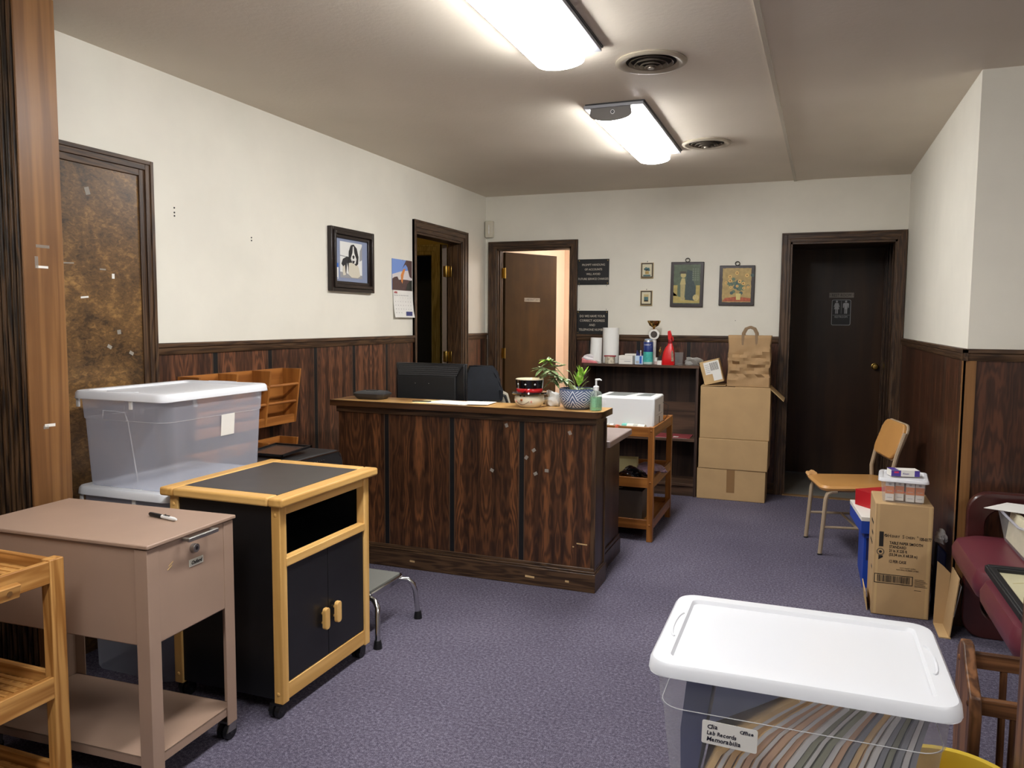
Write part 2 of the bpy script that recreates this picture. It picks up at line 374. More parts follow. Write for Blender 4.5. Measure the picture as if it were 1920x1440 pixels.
# --- door 2: open door in the left wall and the hall behind
d2 = struct(thing('door_2', None, None, (XL, 5.5, 0)))
g = G(); casing(g, 'y', XL, 5.103, 5.914, 5.053, 5.999, 2.0, 2.083, trim_z, trim_y, 1); g.obj('casing', d2, .002, world=True)
g = G(); g.box(XL-W_, XL, 5.103, 5.118, 0, 2.0, trim_z); g.box(XL-W_, XL, 5.899, 5.914, 0, 2.0, trim_z); g.box(XL-W_, XL, 5.103, 5.914, 1.985, 2.0, trim_y)
g.box(XL-.07, XL-.03, 5.889, 5.90, 0, 1.985, trim_z); g.obj('jamb', d2, world=True)
ang = math.radians(24)
hx, hy = XL-W_-.004, 5.885
g = G(); dx, dy = -math.sin(ang), math.cos(ang); L = .52
pts = [(hx, hy), (hx+dx*L, hy+dy*L), (hx+dx*L+.038*-dy, hy+dy*L+.038*dx), (hx+.038*-dy, hy+.038*dx)]
g.prism(pts, 'z', .01, 1.98, M('door_edge_wood', (96, 78, 60), .5)); g.obj('door_panel', d2, world=True)
for z in (1.76, 1.055, .3):
    g = G(); g.obox((hx-.018, hy-.010, z), (.03, .004, .09), (0, 0, .02), brass); g.obox((hx+.021, 5.897, z), (.036, .004, .09), (0, 0, 0), brass)
    g.cyl((hx+.001, hy-.006, z-.047), (hx+.001, hy-.006, z+.047), .006, brass, 8); g.obj('hinge', d2, .002, world=True)
struct(onebox('floor', -4.2, XL-W_, 4.2, 6.9, -.05, 0, carpet)); struct(onebox('ceiling', -4.2, XL-W_, 4.2, 6.9, H, H+.05, olive))
g = G(); g.box(-4.3, -4.2, 4.2, 6.6, 0, H, olive); g.box(-4.2, XL-W_, 4.1, 4.2, 0, H, olive); g.box(-3.32, XL-W_, 6.6, 6.7, 0, H, olive); g.box(-4.2, -3.32, 6.6, 6.7, 1.965, H, olive)
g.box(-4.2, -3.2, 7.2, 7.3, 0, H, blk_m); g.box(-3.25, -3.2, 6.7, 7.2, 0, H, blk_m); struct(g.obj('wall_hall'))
olive_trim = WOOD('hall_casing_wood', (120, 102, 52), (158, 140, 84), 'z')
g = G(); casing(g, 'x', 6.6, -3.9, -3.32, -3.98, -3.225, 1.965, 2.06, olive_trim, olive_trim, -1); struct(g.obj('trim_9', bevel=.002))
# --- door 3: laboratory
d3 = struct(thing('door_3', None, None, (-2.25, YB, 0)))
g = G(); casing(g, 'x', YB, -2.598, -1.912, -2.668, -1.852, 1.986, 2.046, trim_z, trim_x, -1); g.obj('casing', d3, .002, world=True)
g = G(); g.box(-2.598, -2.583, YB, YB+W_, 0, 1.986, trim_z); g.box(-1.927, -1.912, YB, YB+W_, 0, 1.986, trim_z); g.box(-2.598, -1.912, YB, YB+W_, 1.971, 1.986, trim_x)
g.box(-2.583, -2.573, YB+.03, YB+.07, 0, 1.971, trim_z); g.obj('jamb', d3, world=True)
ha = math.radians(61); hx3, hy3 = -2.567, YB+.10
LD = Matrix.Translation((hx3, hy3, 0)) @ Matrix.Rotation(ha, 4, 'Z')
g = G(); g.box(.004, .632, -.0175, .0175, .012, 1.965, veneer); g.xf(LD); lp = g.obj('door_panel', d3, .001, world=True)
g = G(); g.box(.23, .42, -.0195, -.0177, 1.532, 1.566, M('name_plate_metal', (176, 170, 158), .4, var=.04)); g.text('LABORATORY', .027, .325, 1.5405, -.0197, ink, 'CENTER', 1.0)
for x in (.236, .414): g.disc(x, 1.549, .0025, -.0199, ink, 8)
g.xf(LD); g.obj('name_plate', lp, world=True)
for z in (1.78, 1.065, .3):
    g = G(); g.box(-.034, -.002, -.003, .0, z-.045, z+.045, brass); g.cyl((-.002, -.022, z-.047), (-.002, -.022, z+.047), .0065, brass, 8); g.box(0, .003, -.02, .014, z-.045, z+.045, brass); g.xf(LD); g.obj('hinge', d3, world=True)
struct(onebox('floor', XL, -1.0, YB+.02, 8.8, -.05, 0, vinyl)); struct(onebox('ceiling', XL, -1.0, YB+W_, 8.8, H, H+.05, peach))
g = G(); g.box(XL-.1, XL, YB+W_, 8.8, 0, H, peach); g.box(-1.0, -.9, YB+W_, 8.8, 0, H, peach); g.box(XL, -1.0, 8.8, 8.9, 0, H, peach)
for x in (-2.6, -2.2, -1.8, -1.4): g.box(x, x+.006, 8.795, 8.8, 0, H, card_in)
struct(g.obj('wall_laboratory'))
# --- door 4: rest room recess
d4 = struct(thing('door_4', None, None, (.2, YB, 0)))
g = G(); casing(g, 'x', YB, -.156, .588, -.2195, .649, 1.972, 2.041, trim_z, trim_x, -1); g.obj('casing', d4, .002, world=True)
YD = 7.42
g = G(); g.box(-.21, -.156, YB+W_, YD, 0, 2.0, veneer_dk); g.box(.588, .64, YB+W_, YD, 0, 2.0, veneer_dk); g.box(-.21, .64, YB+W_, YD+.05, 2.0, 2.05, veneer_dk)
g.box(-.156, -.141, YB, YB+W_, 0, 1.972, trim_z); g.box(.573, .588, YB, YB+W_, 0, 1.972, trim_z); g.box(-.156, .588, YB, YB+W_, 1.957, 1.972, trim_x)
for y in (6.7, 6.95, 7.2, 7.34): g.box(.582, .588, y, y+.03, 0, 2.0, trim_z)
g.obj('jamb', d4, world=True)
g = G(); g.box(-.21, .64, YD, YD+.05, .01, 2.0, veneer_dk); rp = g.obj('door_panel', d4, world=True)
k = YD/6.9; sx0, sx1 = .144*k, .329*k; zt = 1.358+(1.601-1.358)*k; zb = 1.358+(1.561-1.358)*k
g = G(); g.box(sx0, sx1, YD-.003, YD-.001, zb, zt, M('dull_plate_metal', (150, 140, 128), .45, var=.04)); g.text('REST ROOM', .036, (sx0+sx1)/2, zb+.009, YD-.0034, ink, 'CENTER', .8)
for x in (sx0+.007, sx1-.007): g.disc(x, (zb+zt)/2, .003, YD-.0038, ink, 8)
g.obj('name_plate', rp, world=True)
gx0, gx1, gz1, gz0 = .166*k, .310*k, 1.358+(1.545-1.358)*k, 1.358+(1.337-1.358)*k
g = G(); wsign = M('sign_white', (196, 196, 196), .5); g.prism([(a, b) for a, b in rrect((gx1-gx0)/2, (gz1-gz0)/2, .014, 4, (gx0+gx1)/2, (gz0+gz1)/2)], 'y', YD-.0025, YD-.0005, wsign)
g.prism([(a, b) for a, b in rrect((gx1-gx0)/2-.004, (gz1-gz0)/2-.004, .011, 4, (gx0+gx1)/2, (gz0+gz1)/2)], 'y', YD-.0032, YD-.002, M('sign_black', (22, 22, 24), .4))
gm = (gx0+gx1)/2; yy = YD-.0038
for sx_, fem in ((-.037, 1), (.037, 0)):
    x = gm+sx_; z = gz1-.017; g.disc(x, z, .009, yy, wsign)
    if fem: g.flat([(x-.013, z-.012), (x+.013, z-.012), (x+.024, z-.045), (x+.018, z-.047), (x+.011, z-.03), (x+.021, z-.066), (x-.021, z-.066), (x-.011, z-.03), (x-.018, z-.047), (x-.024, z-.045)], yy, wsign); b0 = z-.066
    else: g.flat([(x-.015, z-.012), (x+.015, z-.012), (x+.024, z-.018), (x+.024, z-.054), (x+.018, z-.054), (x+.016, z-.026), (x+.012, z-.066), (x-.012, z-.066), (x-.016, z-.026), (x-.018, z-.054), (x-.024, z-.054), (x-.024, z-.018)], yy, wsign); b0 = z-.066
    g.rect(x-.011, x-.002, z-.105, b0, yy, wsign); g.rect(x+.002, x+.011, z-.105, b0, yy, wsign)
g.rect(gm-.001, gm+.001, gz1-.122, gz1-.012, yy, wsign); g.rect(gx0+.008, gx1-.008, gz1-.136, gz1-.134, yy, wsign)
g.text('RESTROOM', .022, gm, gz1-.158, yy, wsign, 'CENTER', .92); g.obj('restroom_sign', rp, world=True)
kx, kz = .504*k, 1.358+(1.009-1.358)*k
g = G(); R90 = Matrix.Translation((kx, YD, kz)) @ Matrix.Rotation(PI/2, 4, 'X')
g.lathe([(.028, 0), (.028, .006), (.012, .009), (.011, .03), (.024, .038), (.028, .05), (.02, .062), (.001, .064)], brass, seg=18); g.xf(R90); g.obj('door_knob', rp, world=True)
struct(onebox('floor', -.16, .60, YB+.02, YD+.1, -.05, .002, vinyl))
g = G(); g.box(-.156, .588, YB-.02, YB+.03, 0, .008, M('threshold_wood', (140, 108, 70), .5, var=.1)); trim_obj(g)

# --- pier between the rooms on the left
g = G(); g.box(XL, -2.465, 1.875, 2.015, 0, H, flute_m); g.box(-2.465, -2.457, 1.868, 2.019, 0, H, col_m)
for i in range(9): 
    x = -2.69+i*.026; g.cyl((x, 1.873, 0), (x, 1.873, H), .009, flute_m, 8)
pier = struct(g.obj('trim_11', bevel=.0015))
for (y, z, a, b, r, m_) in ((1.94, 1.60, .05, .01, 0, scotch), (1.935, 1.53, .045, .008, 0, paper), (1.915, 1.545, .012, .04, 0, scotch), (1.94, .985, .04, .010, -.03, paper), (1.925, .98, .02, .012, 0, scotch)):
    g = G(); g.obox((-2.4565, y, z), (.001, a, b), (r, 0, 0), m_); g.obj('tape_scrap', pier, world=True)

# --- screw holes left in the cream wall
for (y, z) in ((2.79, 1.856), (2.79, 1.835), (2.79, 1.82), (3.31, 1.775), (3.31, 1.76)):
    g = G(); g.cyl((XL, y, z), (XL+.002, y, z), .004, ink, 8); g.obj('screw_hole', wl, world=True)
for (x, z) in ((-1.835, 1.655), (-1.60, 1.655), (-1.835, 1.458), (-1.60, 1.458), (-1.26, 1.85), (-1.262, 1.622), (-.55, 1.37)):
    g = G(); g.cyl((x, YB-.002, z), (x, YB, z), .003, ink, 8); g.obj('screw_hole', wb, world=True)

# ================================================================== CEILING FIXTURES
lens = M('lit_wrap_lens', (252, 251, 250), .4, emit=LAMP_E)
enam = M('white_enamel', (168, 170, 176), .35)
fx = thing('ceiling_light', 'fluorescent wrap fixture with its grey end cap in view, beside the smaller far vent', 'ceiling light', (-.95, 4.468, H), 0, 'fluorescent fixtures on the ceiling')
g = G(); g.box(-.146, .154, -.602, .602, -.022, -.008, enam); g.box(-.140, .160, -.598, .606, -.008, 0, dkgrey); g.obj('backing_plate', fx, .001)  # dark grey box paints the shadow gap along the edge of the plate
P = [(-.112, -.022)]+[(-.012-.100*math.cos(a), -.05-.03*math.sin(a)) for a in [PI*i/12 for i in range(13)]]+[(.088, -.022)]
g = G(); g.prism(P, 'y', -.575, .590, lens, smooth=True); g.obj('lens', fx)
P2 = [(-.112, -.02)]+[(-.012-.106*math.cos(a), -.052-.033*math.sin(a)) for a in [PI*i/12 for i in range(13)]]+[(.088, -.02)]
for y0 in (-.590,):
    g = G(); g.prism(P2, 'y', y0, y0+.014, M('grey_end_cap', (128, 124, 120), .5)); ec = g.obj('end_cap', fx)
    g = G(); g.cyl((0, y0-.004, -.045), (0, y0, -.045), .011, M('emblem_white', (230, 230, 230), .4), 18); g.cyl((0, y0-.0055, -.045), (0, y0-.004, -.045), .007, dkgrey, 14); g.box(-.003, .003, y0-.007, y0-.005, -.047, -.043, enam); g.obj('emblem', ec)
fx1 = dup(fx, (-.957, 2.478, H), 'fluorescent wrap fixture nearest the camera, cut off by the top of the photo')
fx0 = dup(fx, (-.957, .45, H), 'unseen fluorescent wrap fixture above and behind the camera, added for its light')  # out of view, added because the room needs more light
fxr = dup(fx, (1.9, .6, H), 'unseen fluorescent wrap fixture over the waiting area, added for its light')  # out of view, added to light the room from the right
fxl = dup(fx, (-1.5, 8.0, H), 'fluorescent wrap fixture inside the lit laboratory beyond the ajar door')
hl = thing('ceiling_light', 'small globe lamp on the ceiling of the dim hall beyond the open left door', 'ceiling light', (-3.7, 5.4, H))
g = G(); g.lathe([(.07, -.01), (.07, 0)], enam); g.obj('base_plate', hl); g = G(); g.ball((0, 0, -.06), .055, M('dim_globe', (255, 214, 130), .5, emit=16)); g.obj('globe', hl)
def vent(x, y, label, s=1.0):
    v = thing('ceiling_vent', label, 'ceiling vent', (x, y, H), 0, 'round ceiling air vents')
    vm = M('vent_paint', (170, 160, 142), .45, var=.05); vd = M('vent_metal', (120, 110, 98), .4, metal=.6, var=.1)
    g = G(); g.lathe([(.145*s, 0), (.148*s, -.006), (.138*s, -.012), (.125*s, -.013), (.105*s, -.004), (.105*s, .0)], vm, seg=40, cap=False); g.obj('outer_ring', v)
    g = G(); g.lathe([(.106*s, -.0005), (.0005, -.0006)], M('vent_dark', (22, 19, 16), .8), seg=32, cap=False); g.obj('throat', v)
    for r, z in ((.092, -.010), (.07, -.017), (.048, -.023), (.028, -.027)):
        g = G(); g.lathe([(r*s-.010, z+.012), (r*s, z), (r*s+.0015, z+.001), (r*s-.008, z+.013)], vd, seg=32, cap=False); g.obj('louvre_ring', v)
    g = G(); g.lathe([(.001, -.030), (.014, -.030), (.016, -.024), (.012, -.001)], vd, seg=16); g.obj('centre_knob', v)
    return v
vent(-.655, 3.331, 'larger round ceiling vent nearest the camera, between the two lit fixtures')
vent(-.622, 4.93, 'smaller-looking round ceiling vent beside the far end of the second fixture')

# ================================================================== WALL-HUNG THINGS
def wall_l(name, label, cat, y, z, group=None): return thing(name, label, cat, (XL, y, z), PI/2, group)
def wall_b(name, label, cat, x, z, group=None, off=0): return thing(name, label, cat, (x, YB-off, z), 0, group)
# sensor
v = wall_b('door_chime', 'off-white door chime box high in the corner above the laboratory door', 'door chime', -2.655, 2.083)
g = G(); g.prism(rrect(.036, .072, .012, 4, 0, .072), 'y', -.045, 0, M('ivory_plastic', (206, 200, 182), .25, coat=.3)); g.obj('housing', v, .004)
g = G(); g.tube([(.002, -.047, .03+i*.008) for i in range(11)], [.002, .004, .005, .004, .003, .004, .005, .004, .003, .003, .002], white_p, 8); g.obj('grille_rib', v)
# dog picture frame
v = wall_l('picture_frame', 'dark moulded frame holding a black and white dog photo with grey-blue mat', 'framed picture', 4.232, 1.53)
fm = M('espresso_frame', (34, 24, 20), .3, var=.1); wA, hA = .245, .385
g = G()
for (i0, i1, d) in ((0, .022, .030), (.022, .042, .040), (.042, .062, .024)):
    for q in ((-wA+i0, -wA+i1, i0, hA-i0), (wA-i1, wA-i0, i0, hA-i0), (-wA+i1, wA-i1, i0, i1), (-wA+i1, wA-i1, hA-i1, hA-i0)): g.box(q[0], q[1], -d, 0, q[2], q[3], fm)
g.obj('frame', v, .003)
matc = M('blue_grey_mat', (132, 142, 168), .7, var=.03); wh = M('print_white', (222, 222, 218), .6); dk = M('print_black', (34, 32, 34), .6); gr = M('print_grey', (150, 150, 152), .6); cr_ = M('print_cream', (206, 200, 182), .6)
g = G(); g.box(-wA+.06, wA-.06, -.012, -.004, .06, hA-.06, matc); g.rect(-.13, .12, .085, .305, -.013, wh)
def P2d(g, pts, y, m, x0, z0, sx, sz): g.flat([(x0+a*sx, z0+b*sz) for a, b in pts], y, m)
q = (-.13, .085, .25, .22)
P2d(g, [(0, .62), (.3, .60), (.3, .58), (0, .59)], -.0136, gr, *q); P2d(g, [(0, 0), (1, 0), (1, .10), (0, .16)], -.0136, gr, *q); P2d(g, [(.88, .5), (1, .55), (1, .95), (.9, .8)], -.0136, gr, *q)
P2d(g, [(.05, .38), (.12, .52), (.3, .60), (.45, .58), (.45, .2), (.3, .15), (.22, .12), (.14, .3)], -.0142, dk, *q)
P2d(g, [(.12, .3), (.2, .36), (.24, .08), (.12, .06), (.1, .2)], -.0146, cr_, *q); P2d(g, [(.3, .42), (.34, .3), (.36, .1), (.26, .14)], -.0148, wh, *q)
P2d(g, [(.38, .5), (.5, .56), (.72, .5), (.84, .3), (.9, .08), (.78, .02), (.5, .02), (.36, .1)], -.015, cr_, *q)
P2d(g, [(.36, .42), (.38, .75), (.48, .93), (.6, .96), (.74, .86), (.82, .62), (.8, .42), (.7, .36), (.62, .42), (.5, .44)], -.0154, dk, *q)
P2d(g, [(.56, .9), (.6, .9), (.62, .72), (.72, .55), (.68, .42), (.55, .42), (.46, .55), (.54, .72)], -.0158, wh, *q)
P2d(g, [(.53, .62), (.58, .66), (.64, .62), (.6, .55), (.56, .55)], -.0162, dk, *q); P2d(g, [(.52, .5), (.65, .5), (.6, .42), (.55, .42)], -.0162, dk, *q)
g.obj('print', v)
g = G(); g.box(-.19, -.15, -.014, -.0125, .075, .165, wh); g.box(-.19, -.15, -.0146, -.0138, .145, .170, M('label_blue', (40, 100, 190), .5)); g.box(-.178, -.172, -.0146, -.0138, .085, .125, M('label_blue', (40, 100, 190), .5)); g.box(-.185, -.155, -.0146, -.0138, .078, .082, M('label_blue', (40, 100, 190), .5)); g.obj('price_sticker', v)
# calendar
v = wall_l('wall_calendar', 'open wall calendar with an orange rock arch photo above its month page', 'calendar', 4.895, 1.375)
g = G(); wC = .142
g.box(-wC, wC, -.004, -.001, .19, .405, M('calendar_sky', (118, 150, 214), .6)); q = (-wC, .19, 2*wC, .215)
P2d(g, [(0, .5), (.45, .62), (1, .7), (1, .3), (0, .3)], -.0046, M('print_pale', (212, 206, 206), .6), *q)
rk = M('print_rock', (84, 62, 60), .6, var=.15, scale=60); og = M('print_orange', (214, 134, 66), .6, var=.1, scale=60)
P2d(g, [(0, 0), (1, 0), (1, .34), (.75, .36), (.55, .36), (.32, .34), (.25, .44), (.12, .42), (0, .36)], -.0052, rk, *q)
P2d(g, [(.7, 1), (1, 1), (1, .42), (.88, .46), (.82, .6), (.76, .78), (.66, .86), (.5, .72)], -.0054, rk, *q)
P2d(g, [(.55, .7), (.66, .72), (.56, .5), (.5, .22), (.44, .3), (.42, .5)], -.0058, og, *q); P2d(g, [(.68, .03), (1, .02), (1, .36), (.88, .34), (.75, .22)], -.0060, M('print_dkgreen', (34, 38, 34), .6), *q)
g.obj('photo_page', v)
g = G(); bent = [(-.004, .19), (-.006, .12), (-.012, .05), (-.022, .0), (-.0214, .0), (-.0112, .05), (-.0052, .12), (-.003, .19)]
g.prism(bent, 'x', -wC+.012, wC+.012, paper); g.text('APRIL', .018, -wC+.022, .168, -.0072, M('print_red', (176, 50, 60), .6), 'LEFT', 1.0, 0, .0006)
for r in range(5):
    z = .134-.026*r; y = -.0065-(.19-z)*.055-(max(0, .08-z))*.07
    for c_ in range(7):
        if r == 4 and c_ > 2: continue
        d = r*7+c_-1
        if d >= 1: g.text(str(d), .009, -wC+.03+c_*.036, z, y, gr)
g.text('Sun  Mon  Tue  Wed  Thu  Fri  Sat', .0095, -wC+.022, .152, -.0074, gr, sx=1.5)
g.box(.03, .118, -.0215, -.0195, .012, .042, M('print_navy', (52, 62, 120), .6, var=.3, scale=90)); g.obj('month_page', v)
g = G(); g.cyl((.01, -.006, .402), (.01, 0, .404), .003, steel, 8); g.obj('nail', v)
# letter boards
brd = M('black_letter_board', (18, 18, 20), .5); ltr = M('letter_white', (206, 196, 180), .5)
def board(x0, x1, z0, z1, lines, label, fs):
    v = wall_b('letter_board_sign', label, 'sign', (x0+x1)/2, z0, 'black letter signs beside the laboratory door'); W2 = (x1-x0)/2; Hh = z1-z0
    g = G(); g.box(-W2, W2, -.006, 0, 0, Hh, brd)
    for i, (s_, zf) in enumerate(lines): g.text(s_, fs, 0, Hh*zf, -.0066, ltr, 'CENTER', .88)
    g.obj('board', v)
    for x in (-W2+.012, W2-.012):
        for z in (.012, Hh-.012): g = G(); g.cyl((x, -.008, z), (x, -.005, z), .004, brass, 8); g.obj('screw', v)
board(-1.850, -1.580, 1.664, 1.878, [('PROMPT HANDLING', .74), ('OF ACCOUNTS', .56), ('WILL AVOID', .38), ('FUTURE SERVICE CHARGES', .19)], 'upper black sign reading PROMPT HANDLING OF ACCOUNTS beside the laboratory door', .0245)
board(-1.855, -1.583, 1.249, 1.446, [('DO WE HAVE YOUR', .72), ('CORRECT ADDRESS', .53), ('AND', .34), ('TELEPHONE NUMBER', .14)], 'lower black sign reading DO WE HAVE YOUR CORRECT ADDRESS, behind the paper rolls', .0275)
# small pictures
def smallpic(x0, x1, z0, z1, label, kind):
    v = wall_b('small_picture', label, 'framed picture', (x0+x1)/2, z0, 'tiny framed pictures left of the plaques'); a, b = (x1-x0)/2, z1-z0
    g = G(); fr = M('dark_small_frame', (52, 38, 26), .4); gold = M('gold_edge', (168, 146, 96), .4)
    g.box(-a, a, -.010, 0, 0, b, gold); g.box(-a+.005, a-.005, -.013, -.009, .007, b-.003, fr); g.obj('frame', v)
    g = G(); bg = M('print_buff', (214, 206, 176), .6, var=.05); g.box(-a+.013, a-.013, -.0142, -.012, .016, b-.012, bg)
    y = -.0148; t_ = M('print_teal', (74, 110, 112), .6, var=.3, scale=80); yl = M('print_ochre', (178, 150, 84), .6, var=.2, scale=80)
    if kind: 
        for i in range(9): g.disc(-.018+.0045*i, b*.62+random.uniform(-.012, .014), .008, y-.0002*i, t_ if i % 3 else dk, 7)
        g.rect(-.014, .016, b*.28, b*.46, y-.002, yl); g.rect(-.03, .03, .018, .03, y-.002, t_)
    else:
        g.rect(-.02, .02, .03, b-.03, y, M('print_sand', (196, 178, 130), .6)); g.rect(-.017, .017, .045, .072, y-.0006, t_); g.rect(-.017, .017, .034, .045, y-.0006, dk); g.disc(-.006, b-.045, .004, y-.0006, yl, 6); g.disc(.007, b-.043, .004, y-.0006, yl, 6)
    g.obj('print', v); g = G(); g.cyl((0, -.004, b+.006), (0, 0, b+.010), .002, ink, 6); g.obj('nail', v)
smallpic(-1.312, -1.208, 1.71, 1.838, 'tiny framed print of blue flowers in a basket, upper of the small pair', 1)
smallpic(-1.312, -1.213, 1.488, 1.611, 'tiny framed print of a pale landscape, lower of the small pair', 0)
def plaque(x0, x1, z0, z1, label, kind, tilt):
    v = wall_b('wall_plaque', label, 'plaque', (x0+x1)/2, z0, 'wooden picture plaques on the back wall'); v.rotation_euler = (0, tilt, 0); a, b = (x1-x0)/2, z1-z0
    g = G(); g.box(-a, a, -.018, 0, 0, b, M('plaque_wood', (46, 36, 36), .4, var=.1)); g.obj('backing_board', v, .004)
    g = G(); rnd = random.Random(5+kind); m_ = .026
    edge = []
    for i in range(60):
        t_ = i/60*4; s_ = int(t_); f = t_-s_; A, B = a-m_, b-2*m_+.004; j = rnd.uniform(-.002, .002)
        edge.append([(-A+2*A*f, m_+j), (A+j, m_+B*f), (A-2*A*f, m_+B+j), (-A+j, m_+B-B*f)][s_])
    if kind:
        g.flat(edge, -.0188, M('paint_ochre', (176, 150, 92), .5, var=.15, scale=40)); q = (-a+m_, m_, 2*(a-m_), b-2*m_)
        P2d(g, [(0, .02), (1, .02), (1, .12), (.5, .17), (.1, .12)], -.0192, M('paint_red', (170, 84, 50), .5, var=.3, scale=70), *q)
        for i in range(34):
            r_ = rnd.gauss(.56, .16), rnd.gauss(.5, .10); g.disc(q[0]+r_[0]*q[2], q[1]+r_[1]*q[3], .014, -.0193-.00004*i, M('paint_leaf%d' % (i % 2), ((92, 112, 88), (66, 88, 84))[i % 2], .5), 7)
        for i, (x, z) in enumerate(((.5, .87), (.85, .8), (.26, .76), (.27, .64), (.6, .62), (.73, .56), (.75, .42), (.13, .58), (.52, .48), (.9, .46), (.3, .45))):
            R_ = .0145 if i < 6 else .011
            g.disc(q[0]+x*q[2], q[1]+z*q[3], R_, -.0210-.0001*i, M('paint_petal', (222, 186, 110), .5, var=.12, scale=90), 9); g.disc(q[0]+x*q[2], q[1]+z*q[3], R_*.42, -.0225, M('paint_heart', (140, 96, 50), .5), 8)
        P2d(g, [(.5, .07), (.64, .07), (.66, .26), (.48, .26)], -.0226, M('paint_vase', (206, 190, 120), .5), *q)
    else:
        g.flat(edge, -.0188, M('paint_green', (86, 100, 78), .5, var=.2, scale=30)); q = (-a+m_, m_, 2*(a-m_), b-2*m_)
        yo = M('paint_yellow', (176, 158, 88), .5, var=.12, scale=40)
        P2d(g, [(0, .02), (1, .02), (1, .12), (.2, .18), (0, .3)], -.0194, yo, *q); P2d(g, [(0, .2), (.15, .2), (.15, .48), (0, .48)], -.0194, yo, *q); P2d(g, [(.85, .1), (1, .1), (1, .48), (.85, .48)], -.0194, yo, *q)
        P2d(g, [(.45, .1), (.8, .08), (.85, .4), (.75, .6), (.7, .85), (.5, .88), (.46, .5)], -.0198, M('paint_deep', (52, 68, 68), .5, var=.2, scale=60), *q)
        # a plain generic draped jar on a column stands in for the painted figure
        P2d(g, [(.28, .08), (.42, .08), (.44, .5), (.26, .5)], -.0204, M('paint_flesh', (178, 164, 112), .5, var=.1, scale=70), *q); P2d(g, [(.24, .5), (.46, .5), (.42, .66), (.3, .66)], -.0206, M('paint_flesh2', (192, 178, 120), .5), *q)
        g.disc(q[0]+.36*q[2], q[1]+.74*q[3], .022, -.0208, M('paint_flesh2', (192, 178, 120), .5), 10, rz=.022); P2d(g, [(.2, .78), (.5, .78), (.45, .84), (.26, .84)], -.021, M('paint_hat', (70, 66, 52), .5), *q)
        g.disc(q[0]+.86*q[2], q[1]+.16*q[3], .026, -.0204, M('paint_basket', (196, 180, 120), .5, var=.2, scale=90), 9)
        for i in range(6):
            for j in range(3): g.rect(q[0]+(.7+.09*j)*q[2], q[0]+(.76+.09*j)*q[2], q[1]+(.6+.055*i)*q[3], q[1]+(.64+.055*i)*q[3], -.0204, M('paint_grid', (112, 122, 104), .5))
    g.obj('print', v)
    g = G(); g.tube([(.017*math.cos(2*PI*i/14), -.012, b+.015+.015*math.sin(2*PI*i/14)) for i in range(15)], .0032, ink, 6, False); g.obj('hanging_ring', v)
plaque(-1.068, -.806, 1.477, 1.838, 'tall green and ochre picture plaque with ring, left of the flower plaque', 0, .012)
plaque(-.683, -.413, 1.488, 1.803, 'ochre flower bouquet plaque with hanging ring, nearest the rest room door', 1, .008)

# ================================================================== RECEPTION DESK AND WHAT STANDS ON IT
ZC = .915
dsk = thing('reception_desk', 'rosewood-panelled reception counter with worn top in the middle of the room', 'desk', (-1.7, 3.8, 0))
dark_side = WOOD('dark_side_panel', (40, 26, 24), (62, 44, 38), 'z', 14, 3, .35)
worn = WOOD('worn_counter_edge', (36, 23, 14), (78, 51, 30), 'x', 9, 4, .25, .06, .3)
def wornmat():
    t = NT('worn_counter_top'); v = t.obj(); o = t.sep(v); n = t.noise(v, 3.2, 3); gr_ = t.noise(t.comb(t.mt('MULTIPLY', o[0], 3), t.mt('MULTIPLY', o[1], 60), 0), 1, 3, .6)
    s = t.mt('ADD', t.mt('MULTIPLY', t.mt('ADD', n, t.mt('MULTIPLY', o[0], .14)), .75), t.mt('MULTIPLY', gr_, .35))
    t.set(t.ramp(s, [(.38, lin((92, 58, 34))), (.62, lin((206, 160, 96)))]), .3, 0, .5); return t.m
worn_top = wornmat()
onebox('front_panel', -2.45, -.972, 3.71, 3.73, .10, .86, rose_desk, dsk)
g = G(); g.box(-.985, -.965, 3.708, 3.90, .10, .862, dark_side); g.box(-.985, -.962, 3.704, 3.726, .10, .862, trim_z); g.box(-.968, -.958, 3.885, 3.905, .10, .86, trim_z); g.obj('side_panel', dsk, .001, world=True)
onebox('side_panel', -2.45, -2.43, 3.73, 3.90, .12, .845, dark_side, dsk)
g = G(); g.box(-2.47, -.955, 3.692, 3.92, 0, .095, trim_x); g.box(-2.466, -.959, 3.696, 3.915, .095, .106, trim_x); g.box(-2.46, -.964, 3.702, 3.91, .106, .122, trim_x)
g.obj('plinth', dsk, .003, world=True)
for (x, w_) in ((-1.30, .05), (-1.98, .03), (-1.1, .02)):
    g = G(); g.obox((x, 3.6915, .045), (w_, .001, .01), (0, .05, 0), cardb2); g.obj('scuff_mark', dsk, world=True)
g = G(); g.box(-2.46, -.963, 3.70, 3.905, .845, .882, trim_x); g.obj('under_moulding', dsk, .003, world=True)
def rr4(x0, x1, y0, y1, r, n=6):
    return [(x, y) for x, y in rrect((x1-x0)/2, (y1-y0)/2, r, n, (x0+x1)/2, (y0+y1)/2)]
tp = [(-2.478, 3.905), (-2.478, 3.665)] + [(-.985+.055*math.sin(a), 3.72-.055*math.cos(a)) for a in [PI/2*i/6 for i in range(7)]] + [(-.93, 3.905)]
tp = [(x, y) if i not in (2,) else (x, 3.665) for i, (x, y) in enumerate(tp)]
g = G(); g.prism(tp, 'z', .882, ZC-.002, worn); g.prism([(x*.9985-.002, y+(.004 if y < 3.7 else -.004)) for x, y in tp], 'z', ZC-.002, ZC, worn_top); g.obj('counter_top', dsk, .006, world=True)
for (x, z, r, a, b) in ((-1.03, .24, .04, .055, .006), (-1.075, .222, 0, .008, .006)):
    g = G(); g.obox((x, 3.7094, z), (a, .001, b), (0, r, 0), cardb2); g.obj('scratch', dsk, world=True)
